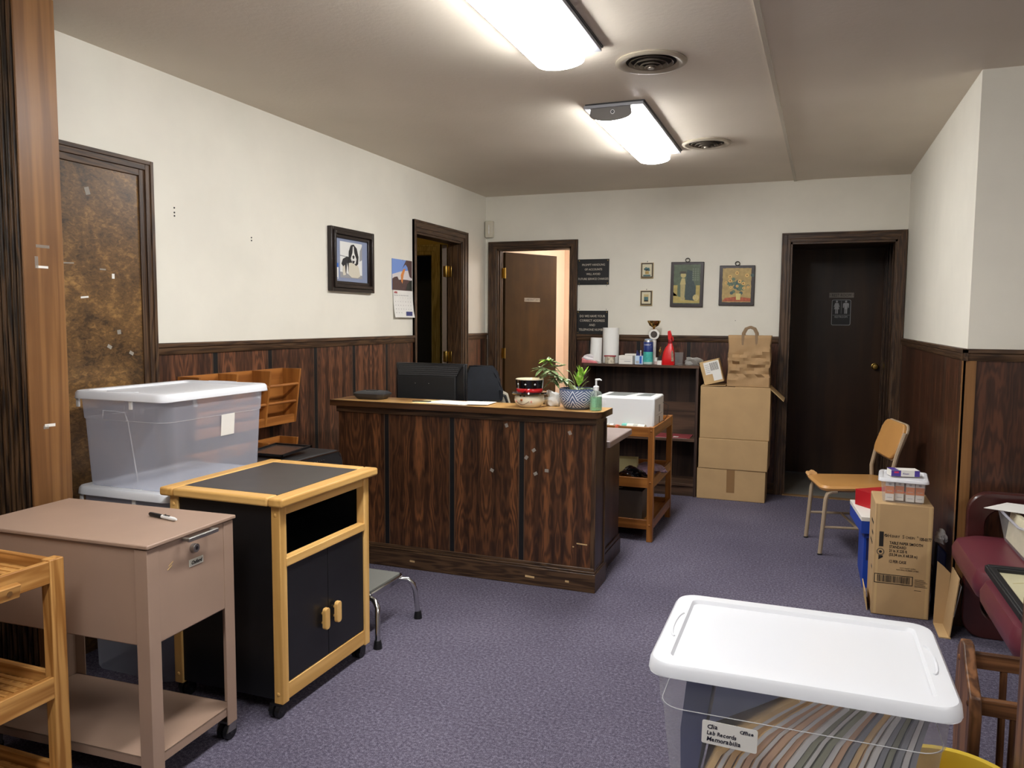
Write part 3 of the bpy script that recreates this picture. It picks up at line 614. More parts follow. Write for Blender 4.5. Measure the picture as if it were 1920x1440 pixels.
for (x, z) in ((-1.29, .70), (-1.33, .66), (-1.52, .58), (-1.44, .82), (-1.22, .60), (-1.28, .58), (-1.1, .80)):
    g = G(); g.obox((x, 3.7094, z), (.016, .0008, .02), (0, x*9, 0), scotch); g.obj('tape_scrap', dsk, world=True)
wing_top = M('wing_top_laminate', (150, 132, 126), .35, var=.05)
g = G(); g.box(-2.30, -.945, 3.925, 4.46, .70, .735, wing_top); g.obj('work_surface', dsk, .006, world=True)
g = G(); g.box(-1.035, -1.012, 3.925, 4.44, .0, .70, dark_side); g.box(-1.012, -.998, 3.925, 4.44, 0, .09, dark_side); g.box(-1.012, -1.003, 3.925, 4.44, .09, .11, dark_side); g.obj('wing_panel', dsk, .002, world=True)
g = G(); g.box(-2.30, -2.28, 3.925, 4.44, 0, .70, dark_side); g.obj('wing_panel', dsk, world=True)

v = thing('monitor', 'black flat monitor seen from behind, standing past the reception counter', 'monitor', (-2.06, 4.07, .735), math.radians(4))
g = G()
for i, (x0, x1, z0, z1, y0, y1) in enumerate(((-.222, .222, .055, .372, .01, .03), (-.215, .215, .062, .365, -.004, .01))): g.box(x0, x1, y0, y1, z0, z1, blk)
g.prism([(-.200, .075), (.165, .075), (.165, .30), (-.200, .30)], 'y', -.022, -.003, blk_m); g.obj('housing', v, .004)
g = G()
A = [(-.215, .362), (.205, .362), (.168, .30), (-.19, .30)]
vs1 = [g.bm.verts.new((x, -.005 if i < 2 else -.022, z)) for i, (x, z) in enumerate(A)]; g.face(vs1, blk)
for r in range(5):
    for c_ in range(38): g.obox((-.19+c_*.0098+(r % 2)*.005, -.0085-r*.0035, .352-r*.0115), (.0065, .002, .004), (-.3, .5, 0), dkgrey)
g.obj('vent_panel', v)
g = G()
for x in (-.085, .0): g.cyl((x, -.0235, .255), (x, -.02, .255), .0025, steel, 8)
g.obj('screws', v)
g = G(); g.box(-.03, .03, 0, .012, .01, .10, blk); g.prism(rrect(.11, .08, .03, 5, 0, .03), 'z', 0, .012, blk); g.obj('stand', v, .003)
g = G(); g.box(-.21, .21, .0301, .031, .068, .36, M('dead_screen', (10, 12, 16), .15)); g.obj('screen', v)

v = thing('speakerphone', 'low round-cornered black phone base at the left end of the counter', 'phone', (-2.285, 3.80, ZC))
g = G(); R_ = []
for z, hx_, hy_ in ((0, .075, .055), (.004, .08, .06), (.022, .098, .068), (.032, .1, .07), (.042, .082, .058), (.047, .05, .035)): R_.append([g.bm.verts.new((x, y, z)) for x, y in rrect(hx_, hy_, min(hx_, hy_)*.55, 5)])
g.loft(R_, dkgrey); g.obj('body', v)
g = G(); g.box(-.03, .03, -.02, .01, .0465, .049, blk); g.obj('display', v)

def sheet(name, label, cat, pts, z, m, th=.0012, group=None, curl=0):
    g = G(); g.prism(pts, 'z', z, z+th, m); o = g.obj(name); tag(o, label, cat, group); return o
gp = 'papers on the reception counter'
sheet('paper_sheet', 'yellow note sheet under the white papers beside the monitor', 'paper', [(-1.99, 3.70), (-1.80, 3.69), (-1.79, 3.84), (-1.97, 3.85)], ZC, M('pale_yellow_paper', (226, 216, 160), .7), group=gp)
sheet('paper_sheet', 'left white paper overlapping the yellow note on the counter', 'paper', [(-1.90, 3.70), (-1.66, 3.675), (-1.645, 3.83), (-1.88, 3.855)], ZC+.0014, paper, .003, gp)
sheet('paper_sheet', 'right white paper lying alone towards the snowman jar', 'paper', [(-1.70, 3.69), (-1.55, 3.72), (-1.56, 3.87), (-1.72, 3.845)], ZC+.0046, paper, .002, gp)
g = G(); g.tube([(-2.0, 3.74, ZC+.004), (-1.90, 3.765, ZC+.004)], .003, ink, 8); tag(g.obj('pen'), 'dark pen lying at the left end of the counter papers', 'pen')

# snowman jar
v = thing('snowman_jar', 'ceramic snowman head jar with a black top hat and red band', 'jar', (-1.335, 3.765, ZC), math.radians(-4))
ivory = M('ivory_glaze', (232, 220, 190), .15, coat=.5); bg_ = M('black_glaze', (14, 12, 14), .1, coat=.6); rg = M('red_glaze', (190, 22, 30), .15, coat=.5)
g = G(); g.lathe([(.045, 0), (.056, .003), (.072, .018), (.079, .038), (.076, .056), (.066, .068), (.055, .071)], ivory, seg=36); g.obj('head', v)
g = G(); g.lathe([(.055, .066), (.088, .067), (.094, .073), (.091, .080), (.068, .084)], bg_, seg=36, cap=False); g.lathe([(.067, .080), (.0665, .098, rg), (.068, .0985), (.073, .142), (.0735, .146, ivory), (.069, .147, ivory), (.062, .120, ivory), (.001, .110, ivory)], bg_, seg=36, cap=False); hat = g.obj('hat', v)
g = G(); g.lathe([(.0672, .0815), (.0695, .084), (.0692, .096), (.0675, .099)], rg, seg=36, cap=False); g.ball((.004, -.071, .091), (.008, .004, .008), rg); g.obj('hat_band', v)
def star(g, x, y, z, r, m, ang=0):
    pts = [(r*(1 if i % 2 == 0 else .42)*math.sin(PI*i/5), r*(1 if i % 2 == 0 else .42)*math.cos(PI*i/5)) for i in range(10)]
    A = [g.bm.verts.new((x+p*math.cos(ang), y+p*math.sin(ang), z+q_)) for p, q_ in pts]; g.face(A, m)
for ang in (-.65, .0, .7):
    g = G(); R_ = .0718; star(g, R_*math.sin(ang+.1), -R_*math.cos(ang+.1), .120, .007, M('star_white', (235, 235, 235), .3), ang+.1); g.obj('star', v, solid=.0012)
def onhead(a, z): 
    r = .0795*math.sqrt(max(0, 1-((z-.040)/.055)**2)) ; return (r*math.sin(a), -r*math.cos(a), z)
g = G()
for a in (-.28, .02): g.ball(onhead(a, .062), (.004, .002, .005), ink, 8)
g.obj('eyes', v)
for a in (-.60, .52): 
    g = G(); p = onhead(a, .034); g.ball(p, (.006, .004, .006), M('blush', (226, 160, 136), .4), 8); g.obj('cheek', v)
g = G(); g.tube([onhead(-.62+i*.1, .036-.019*math.sin(PI*i/10)) for i in range(11)], .0011, M('smile_brown', (110, 70, 60), .5), 6); g.obj('smile', v)
g = G(); p = onhead(-.14, .043); g.tube([(p[0], p[1]+.002, p[2]-.001), (p[0]+.004, p[1]-.012, p[2]), (p[0]+.012, p[1]-.024, p[2]+.004)], [.0065, .005, .001], M('carrot_orange', (224, 126, 50), .4), 10); g.obj('nose', v)

# crumpled tissue and mug behind pot
rnd = random.Random(3)
def crumple(c, r, m, seed, flat=.5, n=3, amp=.28):
    g = G(); bmesh.ops.create_icosphere(g.bm, subdivisions=n, radius=1); rn = random.Random(seed); ph = [[rn.uniform(2, 6) for _ in range(3)]+[rn.uniform(0, 6)] for _ in range(6)]
    for f in g.bm.faces: f.material_index = g.mi(m); f.smooth = False
    for q in g.bm.verts:
        d = q.co.normalized(); k_ = 1+amp*sum(math.sin(a*d.x+b*d.y+c2*d.z+p) for a, b, c2, p in ph)/3+rn.uniform(-.06, .06)
        z = d.z*k_*r[2]; q.co = Vector((c[0]+d.x*k_*r[0], c[1]+d.y*k_*r[1], max(c[2], c[2]+r[2]*.75+z)))
    return g
g = crumple((-1.232, 3.85, ZC), (.042, .03, .045), M('tissue_white', (226, 226, 222), .7), 4); tag(g.obj('tissue_ball'), 'crumpled white tissue between the snowman jar and the patterned pot', 'tissue')
v = thing('peach_mug', 'small peach mug mostly hidden behind the patterned pot, its handle showing', 'mug', (-1.150, 3.885, ZC))
pm = M('peach_glaze', (226, 164, 106), .3); g = G(); g.lathe([(.014, 0), (.016, .045), (.014, .045), (.012, .004)], pm); g.obj('cup', v); g = G(); g.tube([(-.014-.014*math.sin(PI*i/8), 0, .010+.026*i/8) for i in range(9)], .0035, pm, 8); g.obj('handle', v)

# patterned pot and plant
def chevmat():
    t = NT('blue_white_chevron_glaze'); o = t.sep(t.obj()); ang_ = t.mt('ARCTAN2', o[0], t.mt('MULTIPLY', o[1], -1)); u = t.mt('MULTIPLY', ang_, 5/6.283)
    f = t.mt('FRACT', t.mt('ADD', u, .5)); a = t.mt('ABSOLUTE', t.mt('SUBTRACT', f, .5)); zz = t.mt('ABSOLUTE', t.mt('SUBTRACT', o[2], .053))
    inner = t.mt('LESS_THAN', t.mt('ADD', t.mt('MULTIPLY', a, 2.6), t.mt('MULTIPLY', zz, 10)), .62)
    s1 = t.mt('FRACT', t.mt('ADD', t.mt('MULTIPLY', a, 8), t.mt('MULTIPLY', o[2], 40))); s2 = t.mt('FRACT', t.mt('SUBTRACT', t.mt('MULTIPLY', zz, 78), t.mt('MULTIPLY', a, 6)))
    s = t.mt('ADD', t.mt('MULTIPLY', inner, s1), t.mt('MULTIPLY', t.mt('SUBTRACT', 1, inner), s2)); k_ = t.mt('GREATER_THAN', s, .62)
    k_ = t.mt('MULTIPLY', k_, t.mt('MULTIPLY', t.mt('GREATER_THAN', o[2], .012), t.mt('LESS_THAN', o[2], .096)))
    t.set(t.mix(k_, lin((84, 98, 128)), lin((212, 216, 224))), .2, 0, .5); return t.m
v = thing('potted_plant', 'leafy green plant in a blue and white patterned bowl pot on the counter', 'plant', (-1.085, 3.79, ZC))
g = G(); g.lathe([(.058, 0), (.066, .004), (.086, .030), (.093, .055), (.094, .090), (.092, .104), (.086, .104), (.085, .085), (.078, .080)], chevmat(), seg=40); g.obj('pot', v)
g = G(); g.lathe([(.0845, .086), (.001, .090)], M('potting_soil', (58, 48, 44), .9, var=.3, scale=90), seg=24, cap=False); g.obj('soil', v)
def leaf(g, p, d, L, wd, droop, m, up=Vector((0, 0, 1))):
    d = Vector(d).normalized(); s_ = d.cross(up); s_ = s_.normalized() if s_.length > .05 else Vector((1, 0, 0)); p = Vector(p); n = 5; prev = None
    for i in range(n+1):
        t_ = i/n; c = p + d*L*t_ - Vector((0, 0, droop*L*t_*t_)); w_ = wd*math.sin(PI*min(.97, t_*.9+.08))**.8
        row = [g.bm.verts.new(c-s_*w_), g.bm.verts.new(c-Vector((0, 0, w_*.35))), g.bm.verts.new(c+s_*w_)]
        if prev: g.face([prev[0], prev[1], row[1], row[0]], m, True); g.face([prev[1], prev[2], row[2], row[1]], m, True)
        prev = row
def leafm(name, a, b, edge):
    t = NT(name); f = t.noise(t.obj(), 70, 3); t.set(t.ramp(f, [(.38, lin(a)), (.52, lin(b)), (.64, lin(edge))]), .45, 0, .4); return t.m
lv = leafm('variegated_leaf', (66, 92, 56), (122, 146, 92), (196, 206, 160)); lb = leafm('bright_leaf', (120, 176, 50), (160, 206, 76), (196, 222, 120)); ls = M('plant_stem', (120, 130, 70), .5)
rnd = random.Random(11); hub = []
stems = G(); base = Vector((.0, 0, .085))
def stem(p1, r=.0022): 
    p0 = base+Vector((p1[0]*.1, p1[1]*.1, 0)); pts = [p0.lerp(Vector(p1), i/6)+Vector((0, 0, .012*math.sin(PI*i/6))) for i in range(7)]; stems.tube(pts, r, ls, 6)
fol = G()
for (x, y, z, n, L, m) in ((-.155, .01, .235, 9, .055, lv), (-.185, .0, .20, 8, .05, lv), (-.14, -.02, .19, 9, .055, lv), (-.11, .02, .21, 8, .05, lv), (-.10, -.02, .165, 8, .045, lv), (-.165, .03, .165, 8, .05, lv), (-.075, .01, .15, 7, .045, lv), (-.13, .01, .145, 7, .05, lv), (-.17, 0, .245, 6, .035, lb)):
    for i in range(n):
        a = 2*PI*i/n+rnd.uniform(-.3, .3); leaf(fol, (x, y, z), (math.cos(a), math.sin(a)*.7, rnd.uniform(-.5, .55)), L*rnd.uniform(.85, 1.35), .0115, rnd.uniform(.1, .5), m)
fol.obj('variegated_foliage', v)
for p in ((-.155, .01, .235), (-.185, 0, .2), (-.10, -.02, .165), (-.075, .01, .15), (-.14, -.02, .19)): stem(p)
fol = G()
for (x, z) in ((.005, .115), (.01, .14), (.02, .16)):
    for i in range(6): a = 2*PI*i/6+rnd.uniform(-.4, .4); leaf(fol, (x, 0, z), (math.cos(a)*.5, math.sin(a)*.4, rnd.uniform(.5, 1.2)), rnd.uniform(.05, .075), .010, .05, lb)
for (a, L, e) in ((2.9, .11, .35), (.1, .12, .5), (-.5, .10, .3), (3.5, .09, .25), (1.2, .08, .4), (2.3, .1, .7), (5.2, .08, .3)): leaf(fol, (.0, 0, .092), (math.cos(a), math.sin(a)*.6, e), L, .011, .45, lv)
leaf(fol, (-.045, 0, .185), (-.5, 0, .5), .04, .008, .5, lv); fol.obj('bright_foliage', v)
stem((.02, 0, .17)); stem((-.045, 0, .19), .0014); stem((.055, .01, .14), .0012); stems.obj('stems', v)

# sanitiser
v = thing('hand_sanitizer', 'clear pump bottle of green gel at the right corner of the counter', 'pump bottle', (-.975, 3.735, ZC))
def gelmat():
    t = NT('green_gel'); t.set(lin((150, 220, 170)), .08, 0, .5); t.b.inputs['Transmission Weight'].default_value = .75; t.b.inputs['IOR'].default_value = 1.2; return t.m
g = G(); g.lathe([(.026, 0), (.030, .004), (.031, .03), (.030, .072), (.029, .085), (.024, .094), (.013, .099), (.012, .104)], PLASTIC('clear_bottle', (215, 225, 220), .18, .08), seg=24, cap=True); g.obj('bottle', v)
g = G(); g.lathe([(.024, .003), (.0275, .006), (.0285, .03), (.0275, .070)], gelmat(), seg=24); g.obj('gel', v)
g = G(); g.lathe([(.014, .102), (.0145, .120), (.011, .123), (.005, .125), (.0045, .150), (.006, .152), (.006, .158), (.001, .159)], white_p, seg=18); g.tube([(0, 0, .154), (.018, -.002, .157), (.028, -.003, .152)], [.0055, .0045, .003], white_p, 8); g.tube([(0, 0, .10), (0, 0, .02)], .0025, white_p, 6); g.obj('pump', v)

# office chair with jacket
v = thing('office_chair', 'pale office chair with a black curved frame behind the desk', 'chair', (-2.12, 4.95, 0), math.radians(20))
g = G(); bk = M('pale_chair_fabric', (176, 168, 150), .8, var=.06); g.prism([(-.21, .50), (.21, .50), (.215, .74), (.19, .835), (.12, .868), (-.12, .868), (-.19, .835), (-.215, .74)], 'y', .19, .235, bk); g.obj('backrest', v, .012)
g = G(); g.tube([(-.20, .18, .5), (-.205, .165, .72), (-.17, .16, .82), (-.1, .158, .845), (.1, .158, .845), (.17, .16, .82), (.205, .165, .72), (.20, .18, .5)], .010, blk, 8); g.tube([(0, .16, .84), (0, .165, .5)], .012, blk, 8); g.obj('back_frame', v)
g = G(); g.prism(rrect(.24, .23, .07), 'z', .43, .50, bk); g.obj('seat', v, .015)
g = G(); g.cyl((0, 0, .09), (0, 0, .43), .028, blk); g.obj('gas_column', v)
g = G()
for i in range(5): a = 2*PI*i/5; g.tube([(0, 0, .09), (.29*math.cos(a), .29*math.sin(a), .065)], [.024, .014], blk, 8)
g.obj('star_base', v)
for i in range(5): a = 2*PI*i/5; g = G(); g.cyl((.29*math.cos(a)-.012, .29*math.sin(a), .028), (.29*math.cos(a)+.012, .29*math.sin(a), .028), .028, blk, 14); g.obj('caster', v)
g = G(); Z_ = lambda s: s
R_ = []
for z, hx_, hy_, cy_ in ((.79, .150, .07, .205), (.86, .150, .075, .21), (.93, .128, .06, .215), (.99, .105, .05, .215), (1.03, .085, .035, .22)): R_.append([g.bm.verts.new((x+.01*math.sin(z*40+i), y+cy_+.008*math.sin(i*2.1+z*60), z+.006*math.sin(i*1.7))) for i, (x, y) in enumerate(rrect(hx_, hy_, .018, 4))])
g.loft(R_, M('black_jacket_cloth', (18, 22, 30), .85, var=.2, scale=25)); g.xf(Matrix.Translation((-2.12, 4.95, 0)) @ Matrix.Rotation(math.radians(20), 4, 'Z')); tag(g.obj('jacket'), 'black jacket draped over the office chair behind the monitor', 'jacket')

# ================================================================== BOOKCASE
v = thing('bookcase', 'dark brown laminate bookcase against the back wall under the black signs', 'bookcase', (-1.235, 6.235, 0))
for x0, x1, nm in ((-1.685, -1.665, 0), (-.80, -.78, 1)): onebox('side_panel', x0, x1, 6.07, 6.395, 0, 1.0, walnut_d, v)
onebox('top_panel', -1.69, -.775, 6.065, 6.40, 1.0, 1.02, walnut_h, v, .001); onebox('back_panel', -1.665, -.80, 6.375, 6.39, .0, 1.0, walnut_d, v)
for z in (.45, .10): onebox('shelf', -1.665, -.80, 6.075, 6.375, z-.02, z, walnut_h, v, .001)
onebox('plinth', -1.665, -.80, 6.09, 6.105, 0, .08, walnut_h, v)
onebox('lower_back_board', -1.665, -.80, 6.355, 6.375, .45, .71, walnut_h, v)
ZS = 1.02
g = G(); g.cyl((-1.512, 6.24, ZS), (-1.512, 6.24, ZS+.285), .066, M('paper_towel', (232, 232, 228), .85, bump=.2, bscale=120), 28); tag(g.obj('paper_towel_roll'), 'tall white paper towel roll standing on the bookcase', 'paper towel roll')
g = G(); g.cyl((-1.607, 6.125, ZS), (-1.603, 6.125, ZS+.205), .048, M('paper_towel', (232, 232, 228), .85), 28, .046); g.prism([(-1.60, ZS+.03), (-1.56, ZS+.01), (-1.57, ZS+.16)], 'y', 6.074, 6.077, M('paper_towel', (232, 232, 228), .85)); tag(g.obj('paper_towel_roll'), 'shorter white paper roll in front, left of the tall roll', 'paper towel roll')
v = thing('paper_pack', 'crumpled white and pink plastic-wrapped pack at the left end of the bookcase', 'package', (-1.65, 6.10, ZS))
g = crumple((-1.650, 6.10, ZS+.020), (.060, .032, .030), M('white_wrap', (226, 220, 222), .35), 9); g.obj('wrapper', v, world=True)
g = G(); g.prism([(-.06, .0), (.075, .0), (.06, .018), (-.03, .030), (-.055, .045)], 'y', -.035, .03, M('pink_pack', (206, 120, 122), .5, var=.2, scale=30)); g.obj('pink_base', v, .006)
v = thing('tin', 'small patterned red and cream tin beside the paper rolls', 'tin', (-1.482, 6.10, ZS))
g = G(); g.lathe([(.038, 0), (.040, .002), (.040, .055), (.037, .058)], M('tin_pattern', (190, 180, 160), .4, var=.5, scale=60), seg=20); g.obj('body', v); g = G(); g.prism(rrect(.045, .03, .01), 'z', .056, .066, M('tin_lid_red', (150, 50, 60), .4, var=.3, scale=50)); g.obj('lid', v)
def carton(name, label, cat, x, y, z, sx, sy, h, m, rz=0, group=None, top=None, prints=(), parent=None):
    v = thing(name, label, cat, (x, y, z), rz, group); g = G(); g.box(-sx/2, sx/2, -sy/2, sy/2, 0, h, m); g.obj('box_body', v, .0012)
    if top: g = G(); g.box(-sx/2-.002, sx/2+.002, -sy/2-.002, sy/2+.002, h-.02, h+.001, top); g.obj('lid', v, .001)
    g = None
    for (a, b, c, d, mm) in prints:
        if g is None: g = G()
        g.rect(-sx/2+a*sx, -sx/2+b*sx, c*h, d*h, -sy/2-.0008, mm, .0006)
    if g: g.obj('printed_label', v)
    return v
wbx = M('white_carton', (226, 222, 214), .6, var=.02); gpr = M('grey_print', (170, 170, 170), .6)
carton('glove_box', 'front white cardboard box left of the blue carton', 'box', -1.350, 6.12, ZS, .11, .09, .068, wbx, 0, 'white boxes on the bookcase', None, [(.1, .9, .55, .58, gpr), (.4, .85, .3, .38, gpr)])
carton('glove_box', 'white box peeking out behind the front white one, slightly taller', 'box', -1.325, 6.22, ZS, .11, .08, .078, wbx, 0, 'white boxes on the bookcase')
bl = M('label_cobalt', (40, 96, 186), .5); nv = M('navy_print', (24, 34, 92), .5)
v = carton('swab_carton', 'small white and blue carton with navy top next to the aerosol can', 'box', -1.248, 6.12, ZS, .062, .05, .068, M('pale_blue_carton', (186, 208, 232), .5), 0, None, None, [(.58, .85, .1, .95, bl), (.12, .5, .1, .4, gpr)])
g = G(); g.prism([(-.026, .068), (.026, .068), (.02, .088), (-.005, .082), (-.02, .112)], 'y', -.015, .02, nv); g.obj('torn_navy_flap', v)
g = G(); g.cyl((.012, -.018, .068), (.012, -.018, .10), .005, M('doll_pink', (214, 190, 180), .5), 8); g.ball((.012, -.018, .105), .006, white_p, 8); g.obj('white_nozzle', v)
v = thing('aerosol_can', 'tall disinfectant spray can with navy and teal label', 'spray can', (-1.180, 6.12, ZS))
tl = M('can_teal', (70, 176, 166), .35, var=.15, scale=50)
g = G(); g.lathe([(.036, 0), (.038, .003), (.038, .020, M('can_pale', (190, 214, 208), .35)), (.038, .10, tl), (.038, .178, M('can_navy', (30, 50, 116), .35)), (.034, .186, steel), (.032, .190, steel)], steel, seg=28); g.obj('can_body', v)
g = G(); g.lathe([(.030, .188), (.030, .200), (.012, .203)], M('can_cap', (150, 168, 190), .35), seg=24); g.obj('cap', v)
g = G(); g.text('DISINFECT', .016, 0, .150, -.0392, white_p, 'CENTER', .7); g.rect(-.027, .027, .136, .141, -.0392, white_p); g.rect(-.027, .027, .120, .123, -.0392, white_p)
for z in (.09, .078, .064, .05, .04, .03): g.rect(-.022, .022, z, z+.003, -.0392, M('can_pale', (190, 214, 208), .35))
for q_ in g.bm.verts: q_.co.y = -math.sqrt(max(.0384**2-q_.co.x**2, 1e-6))-(-.039-q_.co.y)*.5
g.obj('label', v)
v = thing('trophy', 'gold cup trophy on a white medallion stem behind the spray can', 'trophy', (-1.165, 6.26, ZS))
gold = M('trophy_gold', (196, 160, 96), .2, metal=1); mar = M('trophy_marble', (224, 222, 216), .3, var=.1)
g = G(); g.box(-.035, .035, -.03, .03, 0, .05, mar); g.cyl((0, 0, .05), (0, 0, .19), .02, mar, 14, .022); g.obj('base', v)
g = G(); g.cyl((.005, -.02, .235), (.005, .0, .235), .042, mar, 24); g.obj('medallion_ring', v); g = G(); g.cyl((.005, -.022, .235), (.005, -.0195, .235), .027, M('medal_dark', (70, 62, 56), .4, var=.4, scale=80), 20); g.obj('medallion', v)
g = G(); g.lathe([(.022, .27), (.006, .285), (.012, .292), (.036, .305), (.052, .335), (.054, .345), (.048, .345), (.03, .31), (.001, .30)], gold, seg=24); g.obj('cup', v)
v = thing('small_trophy', 'tiny dark and gold figurine trophy left of the red bottle', 'trophy', (-1.088, 6.12, ZS))
g = G(); g.box(-.016, .016, -.014, .014, 0, .034, mar); g.obj('base', v); g = G(); g.box(-.008, .008, -.008, .008, .034, .07, ink); g.obj('column', v)
g = G(); g.tube([(0, 0, .07), (.002, 0, .09), (-.002, 0, .11), (.004, 0, .128)], [.004, .007, .008, .003], gold, 8); g.ball((.004, 0, .135), .006, gold, 8); g.tube([(0, 0, .115), (.012, 0, .12), (.012, 0, .10)], .0025, gold, 6); g.tube([(-.002, 0, .112), (-.012, 0, .10)], .0025, gold, 6); g.obj('figure', v)
v = thing('pink_cap', 'flat pale lid lying behind the tiny figurine', 'lid', (-1.118, 6.2, ZS)); g = G(); g.cyl((0, 0, 0), (0, 0, .02), .03, M('pale_pink_plastic', (214, 190, 184), .5), 20); g.obj('disc', v)
v = thing('spray_bottle', 'bright red trigger spray bottle on the bookcase', 'spray bottle', (-1.022, 6.12, ZS))
g = G(); R_ = []
for z, hx_, cx in ((0, .048, 0), (.004, .051, 0), (.05, .049, 0), (.10, .042, .003), (.135, .032, .008), (.155, .020, .012), (.175, .015, .013)): R_.append([g.bm.verts.new((x+cx, y, z)) for x, y in rrect(hx_, hx_*.6, hx_*.5, 5)])
g.loft(R_, red); g.obj('bottle', v)
g = G(); g.lathe([(.017, .170), (.017, .195), (.012, .2)], M('red_dark', (150, 16, 24), .4), c=(.013, 0, 0), seg=16); g.prism([(-.002, .195), (.022, .195), (.024, .235), (.012, .27), (-.006, .265), (-.008, .25)], 'y', -.012, .012, red); g.prism([(.024, .225), (.034, .222), (.04, .19), (.034, .185), (.026, .215)], 'y', -.006, .006, red); g.obj('trigger_head', v, .003)
g = G(); g.prism([(.028, .03), (.047, .03), (.045, .09), (.036, .12), (.026, .1)], 'y', -.0305, -.022, M('label_yellow_blue', (150, 130, 110), .5, var=.6, scale=60)); g.obj('label', v, .002)
g = G(); g.lathe([(.030, 0), (.034, .10), (.032, .10), (.028, .004)], glass, seg=24); g.xf(Matrix.Translation((-.940, 6.12, ZS))); tag(g.obj('tumbler'), 'clear empty plastic tumbler right of the red spray bottle', 'tumbler')
g = crumple((-.842, 6.15, ZS), (.055, .045, .035), PLASTIC('clear_bag_film', (216, 216, 212), .5, .2), 21, amp=.4); tag(g.obj('plastic_bag'), 'crumpled clear plastic bag at the right end of the bookcase', 'plastic bag')
g = G(); g.box(-1.12, -.84, 6.10, 6.30, .45, .456, M('magazine_red', (150, 60, 66), .5, var=.15, scale=20)); g.box(-.97, -.93, 6.105, 6.15, .4561, .4566, paper); tag(g.obj('magazine'), 'top red magazine lying on the middle shelf of the bookcase', 'magazine', 'magazines on the middle shelf')
g = G(); g.box(-1.14, -.86, 6.09, 6.30, .4502, .4508, M('magazine_pale', (176, 160, 160), .5)); bpy.data.objects  # thin under-sheet merged below
o = g.obj('paper_sheet'); tag(o, 'pale sheet under the red magazine on the middle bookcase shelf', 'paper')
bpy.data.objects['magazine'].location.z += .001

# ================================================================== CARTON STACK
def box_carton(name, label, x0, x1, y0, y1, z0, z1, rz=0, tape=None, group='cardboard boxes stacked by the rest room door'):
    v = thing(name, label, 'cardboard box', ((x0+x1)/2, (y0+y1)/2, z0), rz, group); a, b, h = (x1-x0)/2, (y1-y0)/2, z1-z0
    g = G(); g.box(-a, a, -b, b, 0, h, cardb); g.obj('carton', v, .004)
    g = G(); g.box(-a+.004, a-.004, -.003, .003, h-.0005, h+.0006, card_in); g.obj('flap_seam', v)
    if tape: g = G(); g.box(tape[0], tape[1], -b-.001, -b+.001, tape[2], h+.0012, tapem); g.box(tape[0], tape[1], -b, -b+.1, h-.001, h+.0013, tapem); g.obj('packing_tape', v)
    return v
box_carton('cardboard_box', 'lowest brown cardboard box of the stack by the rest room door, taped in the middle', -.772, -.268, 6.06, 6.37, 0, .236, 0, (-.03, .03, .06))
box_carton('cardboard_box', 'middle brown cardboard box of the stack of three', -.762, -.255, 6.055, 6.37, .238, .470, math.radians(-.6))
v = thing('cardboard_box', 'largest top cardboard box of the stack with its right flap hanging open', 'cardboard box', (-.505, 6.215, .472), 0, 'cardboard boxes stacked by the rest room door')
g = G(); g.box(-.255, .255, -.155, .155, 0, .395, cardb); g.obj('carton', v, .003)
g = G(); g.obox((.30, 0, .345), (.005, .29, .13), (0, -.83, 0), cardb2); g.obj('open_flap', v, .001)
g = G(); g.obox((-.165, -.03, .402), (.18, .25, .004), (0, -.03, .02), cardb2); g.obj('open_flap', v, .001)
g = G(); g.box(.0, .250, -.15, .15, .3955, .3985, cardb); g.obj('top_flap', v)
v = thing('parcel', 'small tilted parcel with a white shipping label leaning on the paper bag', 'parcel', (-.660, 6.13, .880))
Rm = Matrix.Rotation(-.22, 4, 'Y') @ Matrix.Identity(4)
g = G(); g.box(-.072, .075, -.05, .05, .012, .19, cardb2); g.xf(Matrix.Rotation(-.26, 4, 'Y')); g.obj('carton', v, .002)
g = G(); g.rect(-.045, .07, .085, .18, -.0515, paper); g.rect(.005, .068, .03, .085, -.0517, paper)
for i in range(7): g.rect(.0+.009*i, .004+.009*i, .11, .17, -.0522, ink)
for i in range(5): g.rect(-.038, -.008, .10+.014*i, .104+.014*i, -.0522, gpr)
g.xf(Matrix.Rotation(-.26, 4, 'Y')); g.obj('shipping_label', v)
# paper bag
v = thing('paper_bag', 'crumpled brown paper shopping bag with handles on the top box', 'paper bag', (-.415, 6.17, .8735))
kraft = M('kraft_paper', (164, 132, 92), .75, var=.1, scale=8, bump=.9, bscale=22); g = G(); rn = random.Random(8); cols = 18; rows = 16; R_ = []
for r in range(rows+1):
    z = .385*r/rows; ring = []; P_ = rrect(.153, .085*(1-.25*(r/rows)), .006, 1)
    # subdivide outline
    Q = []
    for i in range(len(P_)):
        a, b = Vector(P_[i]), Vector(P_[(i+1) % len(P_)]); nn = max(1, int((b-a).length/.025)); Q += [a.lerp(b, j/nn) for j in range(nn)]
    if r == 0: Q0 = len(Q)
    Q = [Q[int(i*len(Q)/Q0) % len(Q)] for i in range(Q0)]
    for i, q_ in enumerate(Q):
        k_ = math.sin(PI*min(1, r/rows*1.2)); j = .011*k_*(math.sin(i*1.9+r*1.3)+math.sin(i*.7-r*2.1))+rn.uniform(-.003, .003)*k_
        ring.append(g.bm.verts.new((q_.x*(1+.02*math.sin(r*.9)), q_.y+(j if abs(q_.x) < .15 else 0)-.006*math.sin(r*1.7+i*.5)*k_, z+rn.uniform(-.003, .003)*k_)))
    R_.append(ring)
for A, B in zip(R_, R_[1:]):
    for i in range(len(A)): g.face([A[i], A[(i+1) % len(A)], B[(i+1) % len(A)], B[i]], kraft, False)
g.face(R_[0][::-1], kraft); g.obj('bag_body', v, solid=.001)
